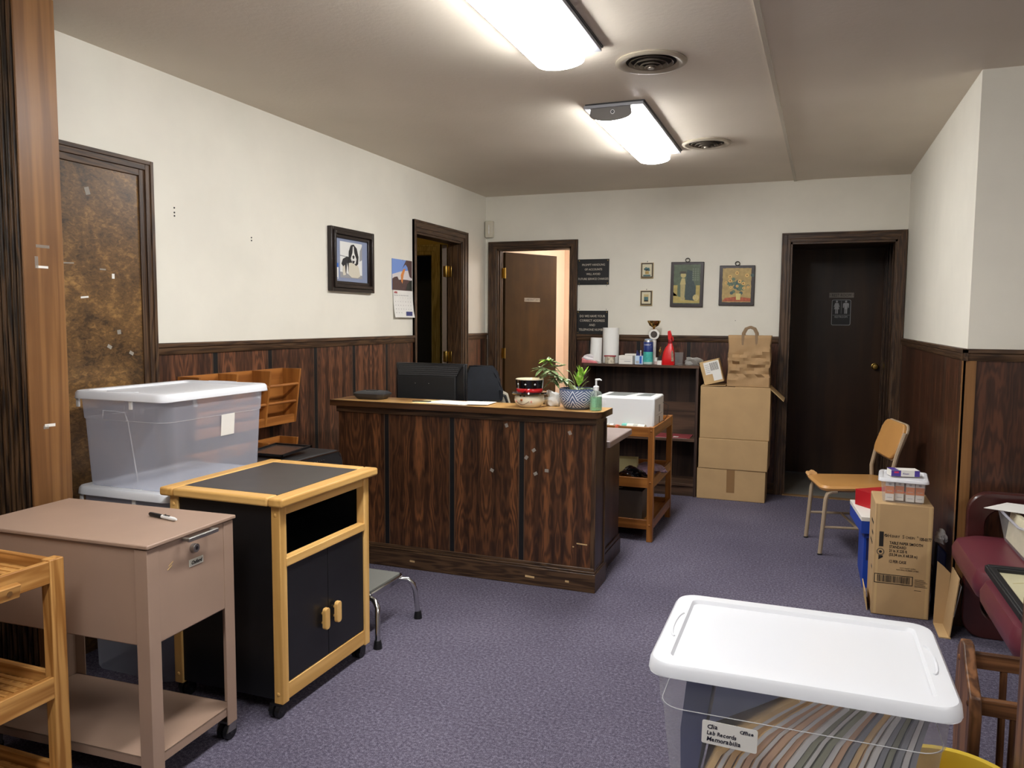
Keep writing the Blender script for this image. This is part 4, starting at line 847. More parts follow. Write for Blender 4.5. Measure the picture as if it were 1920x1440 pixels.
for y in (-.066, .055):
    g = G(); pts = [(-.05, .31), (-.048, .40), (-.03, .435), (0, .447), (.03, .435), (.048, .40), (.05, .31)]
    pts = [(x+.0, y, z) for x, z in pts]; g.tube(pts, .0022, M('kraft_handle', (136, 112, 84), .75), 8, flat=4.6); g.obj('handle', v)

# ================================================================== TROLLEYS
def trolley(label, ox, oy, wd, rails_z=(.652, .335, .075), rz=0, hand=False, name='serving_trolley'):
    """right-front corner of the trolley at (ox, oy); length .70 along y, Wm along x"""
    Wt, Lt = .43, .70; v = thing(name, label, 'trolley', (ox-Wt/2, oy+Lt/2, 0), rz, None); p = .036
    for sx in (-1, 1):
        for sy_ in (-1, 1):
            g = G(); x = sx*(Wt/2-p/2); y = sy_*(Lt/2-.021); g.box(x-p/2, x+p/2, y-.021, y+.021, 0, .715, wd['z']); lg = g.obj('leg', v, .003)
            for z in (.69, .372, .105):
                g = G(); g.ball((x, y+sy_*.021, z), (.007, .005, .007), wd['z'], 10); g.obj('dowel_cap', lg)
    for z in rails_z:
        for sx in (-1, 1): g = G(); x = sx*(Wt/2-.011); g.box(x-.009, x+.009, -Lt/2+.042, Lt/2-.042, z, z+.06, wd['y']); g.obj('side_rail', v, .002)
        for sy_ in (-1, 1): g = G(); y = sy_*(Lt/2-.02); g.box(-Wt/2+p, Wt/2-p, y-.009, y+.009, z, z+.06, wd['x']); g.obj('end_rail', v, .002)
        g = G()
        g.box(-Wt/2+.019, Wt/2-.019, -Lt/2+.03, Lt/2-.03, z+.018, z+.030, wd['y'])
        if hand:
            for i in range(24): g.box(-Wt/2+.03, Wt/2-.03, -Lt/2+.05+i*.026, -Lt/2+.062+i*.026, z+.030, z+.033, wd['x'])
        g.obj('shelf', v)
    if hand:
        g = G(); g.obox((Wt/2+.024, -.02, .675), (.018, .44, .036), (0, .25, 0), wd['y']); hd = g.obj('handle_bar', v, .002)
        for y in (.17, -.2): g = G(); g.cyl((Wt/2+.032, y, .675), (Wt/2+.0345, y, .6745), .007, M('dowel_end', (120, 84, 44), .5), 12); g.obj('dowel_end', hd)
        for y in (.17, -.2): g = G(); g.cyl((Wt/2-.002, y, .675), (Wt/2+.02, y, .675), .008, wd['x'], 8); g.obj('bracket', v)
    return v
trolley('light oak three-tier trolley cut off at the bottom left of the photo', -1.862, .795, oak, hand=True)
trolley('reddish oak three-tier trolley carrying the white printer', -.860, 4.700, teak)
# printer
v = thing('printer', 'white laser printer on the top tier of the reddish trolley', 'printer', (-1.065, 4.97, .684))
pw = M('printer_white', (224, 226, 226), .35); pg = M('printer_grey', (116, 120, 118), .45)
g = G(); g.box(-.19, .185, -.165, .165, .008, .20, pw); g.obj('body', v, .012, 3)
g = G(); g.prism([(-.14, -.09), (-.02, -.09), (.02, .13), (-.14, .13)], 'z', .199, .2015, pg); g.prism([(.05, -.06), (.14, -.06), (.14, .12), (.07, .12)], 'z', .199, .2015, pg); g.obj('output_tray', v)
g = G(); g.box(-.165, -.125, -.1665, -.165, .150, .172, white_p); g.obj('badge', v, .001)
g = G(); g.box(.1848, .1865, -.02, .03, .10, .145, gpr); g.box(.1848, .1865, .0, .02, .02, .07, blk); g.box(.1848, .1865, -.09, .12, .083, .085, gpr); g.obj('side_vent', v)
g = G(); g.tube([(.19, .10, .15), (.225, .11, .13), (.22, .09, .06), (.19, .08, .012)], .002, blk, 6); g.obj('power_cord', v)
g = G()
for sx in (-.15, .15):
    for sy_ in (-.13, .13): g.box(sx-.02, sx+.02, sy_-.02, sy_+.02, 0, .01, pw)
g.obj('feet', v)
def tubeobj(name, label, p0, p1, r, m, capm, group=None):
    v = thing(name, label, 'tube', Vector(p0)-Vector((0, 0, r)), 0, group); d = Vector(p1)-Vector(p0); d = Vector((d.x, d.y, 0))
    a = math.atan2(d.y, d.x); L = d.length; v.rotation_euler = (0, 0, a)
    g = G(); g.tube([(0, 0, r), (L*.76, 0, r), (L*.78, 0, r*.98)], [r, r, r*.9], m, 16); g.obj('tube_body', v)
    g = G(); g.tube([(L*.78, 0, r), (L, 0, r)], [r, r*.95], capm, 16); g.obj('cap', v)
    g = G(); g.cyl((L*.3, 0, r*1.0), (L*.5, 0, r*1.0), r*1.01, M('tube_print', (176, 176, 164), .5), 16); g.obj('print_band', v)
tubeobj('lotion_tube', 'white tube with teal cap lying in front of the printer', (-.925, 4.755, .684+.019), (-1.075, 4.785, .703), .019, M('tube_cream', (224, 222, 206), .4), M('tube_teal', (110, 184, 170), .4))
tubeobj('lotion_tube', 'short white bottle with an orange band left of the teal-capped tube', (-1.12, 4.75, .684+.017), (-1.20, 4.785, .701), .017, white_p, M('tube_white', (220, 222, 222), .4))
g = G(); g.cyl((-1.150, 4.763, .701), (-1.168, 4.771, .701), .0176, M('orange_band', (220, 110, 80), .4), 16); g.obj('orange_band', bpy.data.objects['lotion_tube.001'], world=True)
# trolley contents
g = crumple((-1.0, 4.80, .366), (.085, .06, .045), M('black_shiny_bag', (16, 14, 18), .12, coat=.6), 33, amp=.45, n=4); tag(g.obj('black_bag'), 'glossy black crumpled bag at the front of the trolley middle tier', 'bag')
carton('note_box', 'dull grey box left of the black bag on the middle tier', 'box', -1.18, 4.78, .366, .10, .08, .06, M('dull_grey_carton', (96, 84, 80), .6), 0)
carton('cream_card_box', 'cream card box standing at the back left of the middle tier', 'box', -1.10, 5.0, .366, .16, .10, .10, M('cream_card', (170, 158, 112), .7), .1)
g = crumple((-.95, 5.02, .366), (.10, .12, .035), M('striped_film', (120, 96, 110), .4, var=.4, scale=40), 12, amp=.4); tag(g.obj('plastic_pack'), 'crumpled patterned plastic pack behind the black bag', 'package')
carton('machine_case', 'large grey-brown case filling the trolley bottom tier', 'case', -1.09, 4.98, .106, .30, .40, .19, M('grey_brown_case', (88, 76, 66), .5, var=.08), 0, None, None, [(.02, .98, .06, .08, ink)])
g = G(); g.prism([(0, 0), (.09, 0), (.12, .05), (.02, .05)], 'z', 0, .006, M('pale_plastic', (180, 178, 172), .5)); g.xf(Matrix.Translation((-1.20, 4.80, .2965))); tag(g.obj('pale_tray'), 'small pale tray lying on the grey-brown case', 'tray')

# ================================================================== STORAGE BINS
def storage_bin(name, label, cx, cy_, z, hx, hy, h, body=clear, lidm=white_lid, group=None, rz=0, ribs=True, cat='storage bin', tp_=.86):
    """lidded tapered tote, hx/hy = half size of the lid"""
    v = thing(name, label, cat, (cx, cy_, z), rz, group); g = G(); R_ = []
    bx, by = hx-.018, hy-.018
    for zz, k_ in ((0, tp_), (.012, tp_+.02), (h*.70, .965), (h*.71, .98), (h-.02, 1.0)): R_.append([g.bm.verts.new((x, y, zz)) for x, y in rrect(bx*k_, by-(1-k_)*bx, .05, 6)])
    g.loft(R_, body, False); g.face(R_[0][::-1], body); g.obj('tub', v)
    g = G(); k_ = .966; P_ = rrect(bx*k_, by-(1-k_)*bx, .05, 6); g.tube([(x, y, h*.706) for x, y in P_+P_[:1]], .0009, white_p, 6, False); g.obj('moulded_rib', v)
    g = G(); R_ = []
    for zz, d in ((h-.030, .004), (h-.028, .0), (h-.008, .003), (h-.001, .009), (h, .015), (h, .045), (h-.009, .050)): R_.append([g.bm.verts.new((x, y, zz)) for x, y in rrect(hx-d, hy-d, max(.018, .055-d), 6)])
    g.loft(R_, lidm, False); g.face(R_[-1], lidm); 
    Ri = [[g.bm.verts.new((x, y, zz)) for x, y in rrect(hx-d, hy-d, .04, 6)] for zz, d in ((h-.030, .004), (h-.014, .012))]
    g.loft(Ri, lidm, False); g.obj('lid', v)
    if ribs:
        for s_ in (-1, 1):
            g = G()
            if hx >= hy: g.tube([(s_*(hx-.026+.012*math.cos(a)-.012), .075*math.sin(a), h+.0005) for a in [PI*(-.5+i/10) for i in range(11)]], .003, lidm, 6)
            else: g.tube([(.075*math.sin(a), s_*(hy-.026+.012*math.cos(a)-.012), h+.0005) for a in [PI*(-.5+i/10) for i in range(11)]], .003, lidm, 6)
            g.obj('lid_handle', v)
    return v
gb = 'stacked clear bins beside the black cabinet'
b1 = storage_bin('storage_bin', 'lower clear bin of the left stack, its lid showing under the upper bin', -2.365, 2.43, 0, .235, .30, .722, clear, white_lid, gb, tp_=.90)
b2 = storage_bin('storage_bin', 'upper empty clear bin of the left stack with a paper square on its side', -2.365, 2.43, .724, .235, .30, .362, clear, white_lid, gb, tp_=.90)
for v in (b1, b2):
    hh = .722 if v == b1 else .362
    for (x, y) in ((-.20, -.285), (.06, -.285), (.205, -.12), (.205, .24)):
        g = G(); g.box(x-.007, x+.007, y-.004, y+.004, hh-.062, hh-.028, white_p); g.obj('lid_clip', v, .002)
g = G(); g.tube([(-.09, -.276, .26), (-.085, -.277, .29), (-.02, -.277, .29), (.02, -.276, .285), (.03, -.272, .255), (.05, -.252, .02)], .0014, white_p, 6); g.obj('moulded_panel_edge', b2)
g = G(); g.obox((.2125, .045, .215), (.001, .075, .085), (.02, .09, 0), paper); g.obj('paper_square', b2)

# ================================================================== BLACK AND BEECH CABINET (faces +x)
v = thing('microwave_cabinet', 'black cabinet on casters with pale beech frame and two doors', 'cabinet', (-1.857, 2.386, 0))
X0, X1, Y0, Y1 = -2.095, -1.625, 2.105, 2.667
def wb_(nm, a, m, bev=.003): g = G(); g.box(*a, m); return g.obj(nm, v, bev, world=True)
g = G()
g.box(-2.118, -2.058, 2.080, 2.692, .737, .768, beech_y); g.box(-1.656, -1.596, 2.080, 2.692, .737, .768, beech_y); g.box(-2.058, -1.656, 2.080, 2.140, .737, .768, beech_x); g.box(-2.058, -1.656, 2.632, 2.692, .737, .768, beech_x)
g.obj('top_frame', v, .008, 3, world=True)
wb_('top_inlay', (-2.058, -1.656, 2.140, 2.632, .738, .7665), black_top, 0)
for (x, y) in ((X0, Y0), (X0, Y1-.036), (X1-.036, Y0), (X1-.036, Y1-.036)):
    p = wb_('post', (x, x+.036, y, y+.036, .050, .737), beech)
    for z in (.085, .705):
        g = G(); yy_ = y if y == Y0 else y+.036; g.ball((x+.018, yy_, z), (.007, .004, .007), beech, 10); g.obj('dowel_cap', p, world=True)
wb_('side_panel', (X0+.036, X1-.036, Y0+.008, Y0+.022, .060, .737), black_lam, 0); wb_('side_panel', (X0+.036, X1-.036, Y1-.022, Y1-.008, .060, .737), black_lam, 0)
wb_('back_panel', (X0+.006, X0+.016, Y0+.036, Y1-.036, .060, .737), black_lam, 0)
wb_('base_panel', (X0+.02, X1-.02, Y0+.022, Y1-.022, .085, .10), black_lam, 0); wb_('shelf', (X0+.02, X1-.02, Y0+.022, Y1-.022, .520, .536), black_lam, 0)
wb_('top_rail', (X1-.022, X1-.004, Y0+.036, Y1-.036, .700, .737), beech_y); wb_('middle_rail', (X1-.030, X1+.004, Y0+.030, Y1-.036, .523, .553), beech_y); wb_('bottom_rail', (X1-.022, X1-.004, Y0+.036, Y1-.036, .055, .113), beech_y)
YM = (Y0+Y1)/2
for a, b, hy_ in ((Y0+.038, YM-.0015, YM-.040), (YM+.0015, Y1-.038, YM+.036)):
    d = wb_('door', (X1-.018, X1-.006, a, b, .116, .521), black_lam, .001)
    g = G(); R_ = []
    g.prism([(y+hy_, z+.268+.0) for y, z in rrect(.0145, .040, .012, 5)], 'x', X1+.004, X1+.020, beech); g.cyl((X1-.006, hy_, .25), (X1+.006, hy_, .25), .006, beech, 8); g.cyl((X1-.006, hy_, .285), (X1+.006, hy_, .285), .006, beech, 8); g.obj('handle', d, .004, world=True)
def caster(parent, x, y, rad=.024, world=True, metal=None, top=.055):
    g = G(); ww = .010
    g.cyl((x-.018, y, rad), (x-.004, y, rad), rad, blk, 18); g.cyl((x+.004, y, rad), (x+.018, y, rad), rad, blk, 18); g.cyl((x-.02, y, rad), (x+.02, y, rad), rad*.35, dkgrey, 10)
    g.prism([(y-.024, rad+.004), (y+.018, rad+.002), (y+.022, top-.006), (y-.012, top-.004)], 'x', x-.022, x-.0185, metal or blk); g.prism([(y-.024, rad+.004), (y+.018, rad+.002), (y+.022, top-.006), (y-.012, top-.004)], 'x', x+.0185, x+.022, metal or blk)
    g.box(x-.022, x+.022, y-.014, y+.022, top-.008, top, metal or blk); return g.obj('caster', parent, world=world)
for (x, y) in ((X0+.03, Y0+.03), (X0+.03, Y1-.04), (X1-.03, Y0+.01), (X1-.03, Y1-.04)): caster(v, x, y, top=.084 if y > Y0+.02 else .052)

# ================================================================== TAN FILE CART
v = thing('file_cart', 'tan metal rolling file cart with hinged lid, label plate and open lower shelf', 'file cart', (-2.03, 1.772, 0), math.radians(2.5))
HX, HY = .345, .187
g = G(); g.box(-HX, HX, -HY, HY, .722, .734, tan_metal); g.obj('lid', v, .003)
g = G(); g.box(-HX+.012, HX-.010, -HY+.010, HY-.008, .440, .7195, tan_metal); g.obj('file_box', v, .004)
for sx in (-1, 1):
    for sy_ in (-1, 1):
        g = G(); x = sx*(HX-.010); y = sy_*(HY-.008); ix, iy = x-sx*.042, y-sy_*.042
        e = .0022*1
        g.prism([(x+sx*e, y+sy_*e), (ix, y+sy_*e), (ix, y-sy_*.002), (x-sx*.002, y-sy_*.002), (x-sx*.002, iy), (x+sx*e, iy)], 'z', .055, .718, tan_metal); g.obj('leg', v, .001)
g = G(); g.box(-HX+.014, HX-.013, -HY+.012, HY-.011, .108, .112, tan_metal)
for a in ((-HX+.014, -HX+.018, -HY+.012, HY-.011), (HX-.017, HX-.013, -HY+.012, HY-.011), (-HX+.014, HX-.013, -HY+.012, -HY+.016), (-HX+.014, HX-.013, HY-.015, HY-.011)): g.box(a[0], a[1], a[2], a[3], .085, .112, tan_metal)
g.obj('lower_shelf', v, .001)
for sx in (-1, 1):
    for sy_ in (-1, 1): caster(v, sx*(HX-.03), sy_*(HY-.03), .026, False, steel, .062)
x = HX
g = G(); g.box(x, x+.026, -.055, -.043, .712, .722, steel); g.box(x, x+.026, .060, .072, .712, .722, steel); g.box(x+.018, x+.028, -.055, .072, .711, .723, steel); g.obj('handle', v, .002)
g = G(); g.cyl((x-.010, -.0, .678), (x+.006, -.0, .678), .013, steel, 18); g.cyl((x+.004, -.0, .678), (x+.0065, -.0, .678), .006, dkgrey, 12); g.obj('lock', v, .001)
g = G(); g.box(-.030, .030, -.0012, 0, -.0105, .0105, M('badge_silver', (196, 192, 180), .4)); g.box(-.027, .027, -.0016, -.001, -.008, .008, M('badge_inner', (176, 172, 160), .5)); g.text('Oxford', .015, 0, -.005, -.002, ink, 'CENTER', 1, .3, .0006)
g.xf(Matrix.Translation((x-.009, .012, .633)) @ Matrix.Rotation(PI/2, 4, 'Z')); g.obj('badge', v)
for (y, z) in ((-.09, .655), (-.095, .645)): g = G(); g.obox((x-.0092, y, z), (.001, .02, .003), (.5, 0, 0), cardb2); g.obj('paint_scratch', v)
# marker
v = thing('marker_pen', 'black-capped permanent marker lying on the tan file cart', 'marker', (-1.865, 1.845, .7345), math.radians(-11))
g = G(); g.tube([(-.068, 0, .0065), (-.064, 0, .0065), (-.006, 0, .0065), (-.004, 0, .0065)], [.0045, .0062, .0065, .006], blk, 14); g.obj('cap', v)
g = G(); g.tube([(-.004, 0, .0065), (.0, 0, .0065), (.055, 0, .0065), (.062, 0, .0065), (.068, 0, .0065)], [.006, .0062, .0062, .0045, .003], white_p, 14); g.obj('barrel', v)
g = G(); g.text('Sharpie', .0105, .004, 0, 0, ink, 'LEFT', 1, .2, .0004); g.xf(Matrix.Translation((0, -.003, .0128)) @ Matrix.Rotation(-PI/2*.86, 4, 'X')); g.obj('printed_name', v)

# ================================================================== WALL ORGANISERS AND DEVICE
def organiser(label, z0, hgt, y0=2.775, y1=3.535):
    v = thing('wall_file_organizer', label, 'wall organizer', (XL+.007, (y0+y1)/2, z0), PI/2, 'wooden file organizers on the left wall'); W2 = (y1-y0)/2
    om = WOOD('honey_wood_x', (134, 80, 34), (172, 110, 52), 'x', 9, 3, .4, .06); omz = WOOD('honey_wood_z', (128, 76, 30), (166, 106, 48), 'z', 9, 3, .4, .06)
    g = G(); g.box(-W2, W2, -.010, 0, 0, hgt, om); g.obj('back_board', v)
    for i in range(4):
        x = -W2+.006+(2*W2-.012)*i/3; g = G(); g.prism([(-.010, 0), (-.085, 0), (-.125, hgt), (-.010, hgt)], 'x', x-.006, x+.006, omz); g.obj('divider', v, .0015)
    for i in range(3):
        xa = -W2+.012+(2*W2-.012)*i/3; xb = -W2+(2*W2-.012)*(i+1)/3; 
        for (z, y) in ((hgt*.72, -.106), (hgt*.40, -.090)): g = G(); g.cyl((xa, y, z), (xb, y, z), .0075, om, 10); g.obj('dowel_rail', v)
        g = G(); g.box(xa, xb, -.084, -.072, 0, .045, om); g.box(xa, xb, -.080, -.01, 0, .010, om); g.obj('pocket_base', v, .001)
organiser('upper honey wood file organizer on the panelled left wall above the black printer', .80, .292)
organiser('lower honey wood file organizer, only its top showing behind the black printer', .43, .292, 2.78, 3.50)
v = thing('printer_stand', 'low dark stand hidden behind the cabinet, carrying the black printer', 'stand', (-2.33, 3.05, 0))
g = G(); g.box(-.17, .17, -.27, .27, .56, .585, black_lam); g.obj('top', v)
for sx in (-1, 1):
    for sy_ in (-1, 1): g = G(); g.box(sx*.15-.015, sx*.15+.015, sy_*.25-.015, sy_*.25+.015, 0, .56, black_lam); g.obj('leg', v)
v = thing('inkjet_printer', 'black printer with a raised paper tray behind the cabinet', 'printer', (-2.33, 3.05, .586), 0)
g = G(); P_ = [(-.16, 0), (.19, 0), (.195, .07), (.175, .11), (.13, .13), (-.16, .135)]; g.prism(P_, 'x', 0, 0, blk) if False else g.prism([(-.26, 0), (.26, 0), (.265, .06), (.25, .105), (.22, .128), (-.25, .133)], 'x', -.165, .165, M('dusty_black_plastic', (34, 34, 36), .4, var=.2, scale=14)); g.obj('body', v, .012, 3)
g = G(); g.prism([(-.20, .128), (.22, .124), (.235, .10), (.238, .088), (.22, .118), (-.2, .122)], 'x', .150, .1665, chrome); g.obj('chrome_edge', v)
g = G(); 
for a in ((-.11, -.10, -.13, .10), (.09, .10, -.13, .10), (-.11, .10, -.13, -.12), (-.11, .10, .09, .10)): g.box(a[0], a[1], a[2], a[3], .150, .160, blk)
g.box(-.10, .09, -.12, .09, .150, .153, M('smoky_tray', (70, 60, 56), .2)); g.xf(Matrix.Rotation(.05, 4, 'X')); g.obj('paper_tray', v)
g = G()
for i in range(7): g.box(.166, .1685, -.02+i*.018, -.012+i*.018, .095, .099, steel)
g.obj('control_strip', v)

# ================================================================== STEP STOOL
v = thing('step_stool', 'chrome step stool with grey ribbed rubber top behind the cabinet', 'step stool', (-1.865, 2.905, 0))
tread = M('ribbed_rubber', (112, 112, 106), .7, bump=.5, bscale=500)
g = G(); g.prism([(a, b) for a, b in rrect(.175, .135, .012, 3)], 'z', .205, .218, tread); g.obj('tread', v)
g = G(); P_ = rrect(.181, .141, .016, 3); g.prism(P_, 'z', .182, .2045, chrome); g.tube([(x, y, .208) for x, y in P_+P_[:1]], .006, chrome, 6, False); g.obj('platform_rim', v)
for s_ in (-1, 1):
    g = G(); y = s_*.12; pts = []
    for sx in (-1, 1):
        leg = [(sx*.13, y, .188), (sx*.175, y+s_*.010, .192), (sx*.21, y+s_*.025, .188), (sx*.232, y+s_*.036, .165), (sx*.238, y+s_*.046, .13), (sx*.245-.0, y+s_*.058, .012)]
        if sx == 1: leg = [(p[0]-.005, p[1], p[2]) if i > 1 else p for i, p in enumerate(leg)]
        pts.append(leg)
    full = pts[0][::-1]+pts[1]; g.tube(full, .0115, chrome, 12); lg = g.obj('tube_legs', v)
    for leg in pts: g = G(); x, y2, _ = leg[-1]; g.lathe([(.019, 0), (.017, .02), (.0135, .035)], blk, c=(x, y2, 0), seg=14); g.obj('rubber_foot', lg)

# ================================================================== SIDE CHAIR
v = thing('side_chair', 'tan vinyl chair with beige metal frame by the right wall', 'chair', (.275, 5.055, 0), math.radians(-78))
vin = M('tan_vinyl', (188, 138, 78), .38, var=.06, scale=6, coat=.15); bm_ = M('beige_metal', (170, 150, 124), .4, var=.04)
g = G(); R_ = []
for z, hx_, hy_, r in ((.385, .185, .195, .04), (.392, .198, .21, .05), (.405, .203, .215, .055), (.418, .192, .203, .05), (.424, .15, .16, .05)): R_.append([g.bm.verts.new((x*(1.0 if y < 0 else .95), y-.01, z+.008*(y < -.1)*(-1))) for x, y in rrect(hx_, hy_, r, 6)])
g.loft(R_, vin); g.obj('seat', v)
g = G(); g.box(-.175, .175, -.19, .18, .372, .385, bm_); g.obj('seat_pan', v, .004)
tl_ = math.atan2(.07, .2)
g = G(); pr = rrect(.185, .108, .06, 6); g.prism(pr, 'y', -.004, .018, vin); g.xf(Matrix.Translation((0, .195, .675)) @ Matrix.Rotation(-tl_, 4, 'X')); g.obj('backrest', v, .008, 3)
g = G(); pr = rrect(.193, .115, .065, 6); g.prism(pr, 'y', .012, .026, bm_); g.xf(Matrix.Translation((0, .197, .675)) @ Matrix.Rotation(-tl_, 4, 'X')); g.obj('back_frame', v, .003)
for sx in (-1, 1):
    g = G(); x = sx*.183; g.tube([(x, -.13, .378), (x, -.16, .376), (x, -.183, .362), (x*1.0, -.192, .33), (x*1.02, -.215, .0)], .0125, bm_, 8, flat=1.0); g.obj('front_leg', v)
    g = G(); x = sx*.187; g.tube([(x, .245, 0), (x, .165, .37), (x, .16, .48), (x, .185, .60), (x, .225, .73)], .0125, bm_, 8); g.obj('rear_leg', v)
    g = G(); g.tube([(sx*.185, -.203, .165), (sx*.187, .205, .165)], .008, bm_, 8); g.obj('side_stretcher', v)
    for y in (-.215, .245): g = G(); g.cyl((sx*.186, y, 0), (sx*.186, y, .008), .0145, blk, 10); g.obj('foot_cap', v)
g = G(); g.tube([(-.19, -.01, .165), (.19, -.01, .165)], .007, bm_, 8); g.obj('cross_stretcher', v)
g = crumple((-.175, -.20, .392), (.03, .03, .022), M('torn_vinyl', (196, 150, 96), .6), 3); g.obj('torn_corner', v)

# ================================================================== PAPER CASE AND ITS PILE
v = thing('paper_case', 'tall printed brown case of table paper standing by the right wall corner', 'cardboard box', (.437, 4.065, 0), 0)
W2, D2, HH = .1205, .143, .527
g = G(); g.box(-W2, W2, -D2, D2, 0, HH, cardb); g.obj('carton', v, .004)
g = G(); g.box(-W2+.01, -W2+.02, -D2-.0006, -D2+.001, .005, HH-.004, cardb2) ; g.box(W2-.020, W2-.008, -D2-.0006, -D2+.001, .005, HH-.004, cardb2); g.obj('worn_edge', v)
FX = lambda f: -W2+f*2*W2
g = G(); y = -D2-.0012
g.rect(FX(.09), FX(.165), .325, .395, y, ink); g.disc(FX(.12), .300, .0165, y-.0003, M('seal_grey', (92, 80, 66), .6), 20); g.disc(FX(.12), .300, .0125, y-.0006, cardb, 20); g.disc(FX(.12), .300, .0065, y-.0009, ink, 14)
g.flat([(FX(.09), .282), (FX(.165), .282), (FX(.165), .275), (FX(.09), .262)], y, ink)
g.disc(FX(.205), .3785, .0068, y, ink, 14); g.obox((FX(.205), y-.0008, .3785), (.010, .0004, .002), (0, -.7, 0), cardb)
g.text('H', .022, FX(.235), .3715, y, ink, sx=.9); g.text('ENRY', .0165, FX(.305), .3715, y, ink, sx=.8); g.text('S', .022, FX(.485), .3715, y, ink, sx=.9); g.text('CHEIN', .0165, FX(.54), .3715, y, ink, sx=.8); g.text('®', .009, FX(.735), .381, y, ink)
g.text('100-0177', .021, FX(.775), .368, y, ink, sx=.62, bold=.0004)
for s_, z in (('TABLE PAPER SMOOTH', .340), ('STANDARD', .3215), ('21 in X 225 ft', .303), ('(53.34 cm X 68.58 m)', .2845), ('12 PER CASE', .2525)): g.text(s_, .0185, FX(.27), z, y, ink, sx=.72, bold=.0003)
g.text('NOT MADE WITH', .008, FX(.60), .229, y, ink, 'CENTER'); g.text('NATURAL RUBBER LATEX', .008, FX(.60), .220, y, ink, 'CENTER')
x0, x1, z0, z1 = FX(.03), FX(.70), .152, .196
for q in ((x0, x1, z0, z0+.003), (x0, x1, z1-.003, z1), (x0, x0+.003, z0, z1), (x1-.003, x1, z0, z1)): g.rect(*q, y, ink)
rn = random.Random(2); x = x0+.012
while x < x1-.014: wd_ = rn.choice((.0010, .0018, .0028)); g.rect(x, x+wd_, z0+.007, z1-.006, y, ink); x += wd_+rn.choice((.0010, .0016, .0026))
for i in range(6): g.rect(FX(.73), FX(.95-.03*(i % 3)), .150+i*.0065, .1518+i*.0065, y, ink)
g.rect(FX(.73), FX(.85), .132, .134, y, ink); g.obj('print', v)
g = G()
for i, (a, b, h_) in enumerate(((-.08, .02, .41), (-.08, -.02, .36), (-.06, .04, .31), (-.09, -.05, .20))): g.box(-W2-.0008, -W2, a, b, h_, h_+.012, ink)
g.obj('side_print', v)
gs = 'small cartons behind the paper case'
carton('blue_carton', 'tall royal blue carton behind the paper case, standing on the carpet', 'box', .42, 4.50, 0, .24, .40, .29, M('royal_blue_carton', (24, 66, 168), .45, var=.08), 0, gs, None, [(.05, .3, .5, .9, nv)])
carton('blue_white_carton', 'flat blue and white carton on the tall blue one', 'box', .40, 4.47, .2915, .27, .40, .085, M('royal_blue_carton', (24, 66, 168), .45), math.radians(5), gs, wbx)
v = carton('red_carton', 'red box topmost of the pile behind the paper case', 'box', .39, 4.55, .378, .20, .15, .085, M('red_carton', (176, 26, 34), .45), math.radians(38), gs)
v = thing('small_bin', 'small clear bin with white lid on top of the paper case', 'storage bin', (.440, 4.055, HH+.001), math.radians(-5))
g = G(); R_ = []
for zz, a, b in ((0, .082, .100), (.004, .084, .102), (.105, .094, .112)): R_.append([g.bm.verts.new((x, y, zz)) for x, y in rrect(a, b, .02, 4)])
g.loft(R_, clear2, False); g.face(R_[0][::-1], clear2); g.obj('tub', v)
g = G(); R_ = []
for zz, d in ((.098, .002), (.100, 0), (.110, .002), (.114, .006), (.114, .018), (.110, .022)): R_.append([g.bm.verts.new((x, y, zz)) for x, y in rrect(.106-d, .124-d, .022, 4)])
g.loft(R_, white_lid, False); g.face(R_[-1], white_lid); g.obj('lid', v)
ob = M('carton_orange', (214, 130, 80), .5); pos_ = ((-.062, -.075, 0), (-.019, -.060, .1), (.024, -.078, 0), (.064, -.078, 0))
for i, (x, y, r) in enumerate(pos_):
    w_ = carton('medicine_carton', ('leftmost orange and white carton inside the small clear bin', 'second orange and white carton from the left in the small bin, set further back', 'third orange and white carton from the left in the small bin', 'rightmost orange and white carton inside the small clear bin')[i], 'box', .440+x, 4.055+y+.002*i, HH+.007, .036, .036, .088, wbx, math.radians(-5), 'orange cartons in the small bin', None, [(0, 1, .38, .78, ob), (.2, .8, .5, .54, wbx), (.2, .8, .16, .19, gpr), (.35, .65, .84, .94, gpr)])
pu = M('carton_purple', (70, 50, 140), .45)
v = thing('tissue_carton', 'small white and purple carton lying on the lid of the small bin', 'box', (.437, 4.04, HH+.116), math.radians(12))
g = G(); g.box(-.062, .062, -.033, .033, 0, .030, wbx); g.obj('box_body', v, .001)
g = G(); g.box(-.0625, -.02, -.0336, -.0332, .001, .029, pu); g.box(.04, .0625, -.0336, -.0332, .001, .029, pu); g.box(-.0625, -.03, -.033, .033, .0302, .0308, pu); g.box(-.05, -.03, -.0342, -.0336, .016, .024, M('print_magenta', (190, 40, 90), .5)); g.text('Kleen', .012, -.012, .010, -.0338, pu); g.obj('printed_label', v)
